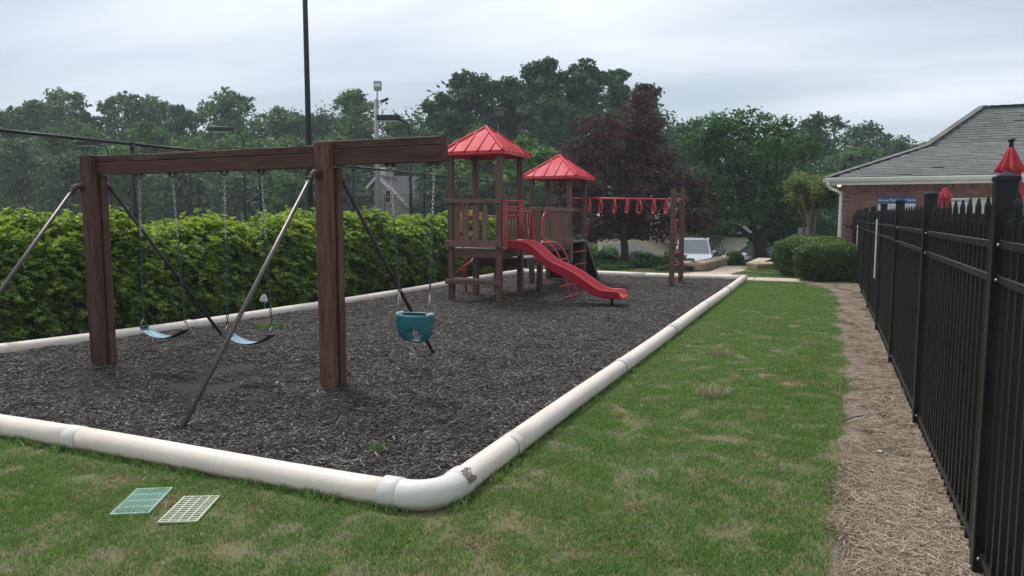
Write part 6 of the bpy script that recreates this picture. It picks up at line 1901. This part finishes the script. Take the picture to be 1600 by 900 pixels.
# ------------------------------------------------------------------ cars
def car(lab, px, depth, rz, L_, Wd, H_, paint, kind, glassm='glass_dark', name='parked_car', cat='car'):
    b = spot(px, depth); b.z = terr(b.x, b.y)+.03
    r = thing(name, lab, cat, b, rz)
    # local: front towards -Y
    wr = .33; hl = L_/2; belt = H_*.56
    if kind == 'van': side = [(-hl, .35), (-hl, .80), (-hl+.10, .92), (-hl+.95, 1.10), (-hl+1.05, 1.14), (hl-.05, 1.16), (hl, .40)]
    else: side = [(-hl, .32), (-hl+.02, .66), (-hl+.15, .76), (-hl+1.10, .92), (hl-.5, .98), (hl-.05, .94), (hl, .45)]
    low_ = [(hl-.05, .24), (-hl+.08, .24)]
    mb = MB(); vs = []; k = len(side)+2; poly = side+low_
    for x, s in ((-Wd/2, .97), (-Wd/2+.06, 1.0), (Wd/2-.06, 1.0), (Wd/2, .97)):
        for (y, z) in poly: vs.append((x, y*s, .24+(z-.24)*(1.0 if abs(x) < Wd/2-.01 else .985)))
    fs = [(j*k+i, j*k+(i+1) % k, (j+1)*k+(i+1) % k, (j+1)*k+i) for j in range(3) for i in range(k)]
    fs += [tuple(range(k)), tuple(reversed(range(3*k, 4*k)))]
    mb.add(vs, fs); mb.build('body', M[paint], r, fix=True)
    z0 = 1.12 if kind == 'van' else .93
    ys = (-hl+1.0, -hl+1.40, hl-.35, hl-.08) if kind == 'van' else (-hl+1.15, -hl+1.95, hl-1.1, hl-.45)
    def ringv(w0, w1):
        a = Wd/2-.04; t = Wd/2-.22
        return [(-a*w0, ys[0], z0), (a*w0, ys[0], z0), (a*w0, ys[3], z0), (-a*w0, ys[3], z0), (-t*w1, ys[1], H_), (t*w1, ys[1], H_), (t*w1, ys[2], H_), (-t*w1, ys[2], H_)]
    mb = MB(); mb.add(ringv(1, 1), [(0, 1, 5, 4), (1, 2, 6, 5), (2, 3, 7, 6), (3, 0, 4, 7), (4, 5, 6, 7)]); mb.build('cabin', M[paint], r, fix=True)
    v = [Vector(q) for q in ringv(1, 1)]
    def pane(i, j, l, m_, off, nm, mat, mg=.09):
        q = [v[i], v[j], v[l], v[m_]]; c = sum(q, Vector())/4; q = [p_+(c-p_)*mg for p_ in q]
        o_ = Vector(off)*.012; mbx = MB(); mbx.add([p_+o_ for p_ in q]+[p_-o_*.5 for p_ in q], [(0, 1, 2, 3), (7, 6, 5, 4), (0, 4, 5, 1), (1, 5, 6, 2), (2, 6, 7, 3), (3, 7, 4, 0)]); mbx.build(nm, M[mat], r, fix=True)
    pane(0, 1, 5, 4, (0, -1, .6), 'windscreen', glassm); pane(1, 2, 6, 5, (1, 0, .3), 'side_window', 'glass_dark'); pane(3, 0, 4, 7, (-1, 0, .3), 'side_window', 'glass_dark'); pane(2, 3, 7, 6, (0, 1, .6), 'rear_window', 'glass_dark')
    wm = MB(); wm.tube([(-.11, 0, 0), (-.10, 0, 0), (.10, 0, 0), (.11, 0, 0)], [wr-.03, wr, wr, wr-.03], 20); tme = wm.mesh('tyre')
    rm_ = MB(); rm_.tube([(-.115, 0, 0), (.115, 0, 0)], wr*.62, 14); rme_ = rm_.mesh('rim')
    for sx in (-1, 1):
        for y in (-hl+.85, hl-.85):
            wo = place(tme, 'wheel', r, (sx*(Wd/2-.10), y, wr), mat=M['rubber']); place(rme_, 'rim', wo, (0, 0, 0), mat=M['galv'])
        mb = MB(); mb.box((sx*(Wd/2-.26), -hl+.02, .70 if kind == 'van' else .62), (.36, .10, .16), bevel=.03); mb.build('headlight', M['windscreen'], r)
        mb = MB(); mb.box((sx*(Wd/2+.10), ys[0]+.35, z0+.12), (.20, .10, .16), bevel=.03); mb.build('mirror', M[paint], r)
    mb = MB(); mb.box((0, -hl-.005, .62 if kind == 'van' else .52), (Wd*.45, .04, .20), bevel=.01); mb.build('grille', M['dark_void'], r)
    mb = MB(); mb.box((0, -hl+.02, .38), (Wd*.94, .14, .16), bevel=.04); mb.build('bumper', M['rubber'], r)
    if kind == 'van':
        mb = MB()
        for sx in (-1, 1): mb.tube([(sx*.62, ys[1]+.1, H_+.05), (sx*.62, ys[2]-.1, H_+.05)], .022, 6)
        for y in (-.2, .9): mb.tube([(-.66, y, H_+.07), (.66, y, H_+.07)], .018, 6)
        mb.build('roof_rack', M['black'], r)
    return r
car('silver white van facing the camera, parked behind the stone wall', 1084, 42, W-R(16), 4.9, 2.05, 1.92, 'van_paint', 'van', 'windscreen', 'parked_van', 'van')
car('silver car partly hidden behind the oak trunk', 1182, 48, W+R(-75), 4.3, 1.75, 1.48, 'silver_paint', 'car')
car('dark car between the oak trunk and the clipped shrubs', 1204, 42.5, W+R(-80), 4.5, 1.85, 1.58, 'dark_paint', 'car', 'glass_dark')

# ------------------------------------------------------------------ air
m = bpy.data.materials.new('haze_air'); m.use_nodes = True; nt = m.node_tree; nt.nodes.clear()
o_ = N(nt, 'ShaderNodeOutputMaterial'); v_ = N(nt, 'ShaderNodeVolumePrincipled')
v_.inputs['Color'].default_value = (0.86, 0.92, 1.0, 1); v_.inputs['Density'].default_value = HAZE
nt.links.new(v_.outputs[0], o_.inputs['Volume'])
mb = MB(); mb.add([(sx*170, sy*170, z) for z in (-6.5, 24) for sx, sy in ((-1, -1), (1, -1), (1, 1), (-1, 1))], [(3, 2, 1, 0), (4, 5, 6, 7), (0, 1, 5, 4), (1, 2, 6, 5), (2, 3, 7, 6), (3, 0, 4, 7)])
if HAZE > 0: stuff(mb.build('haze', m))
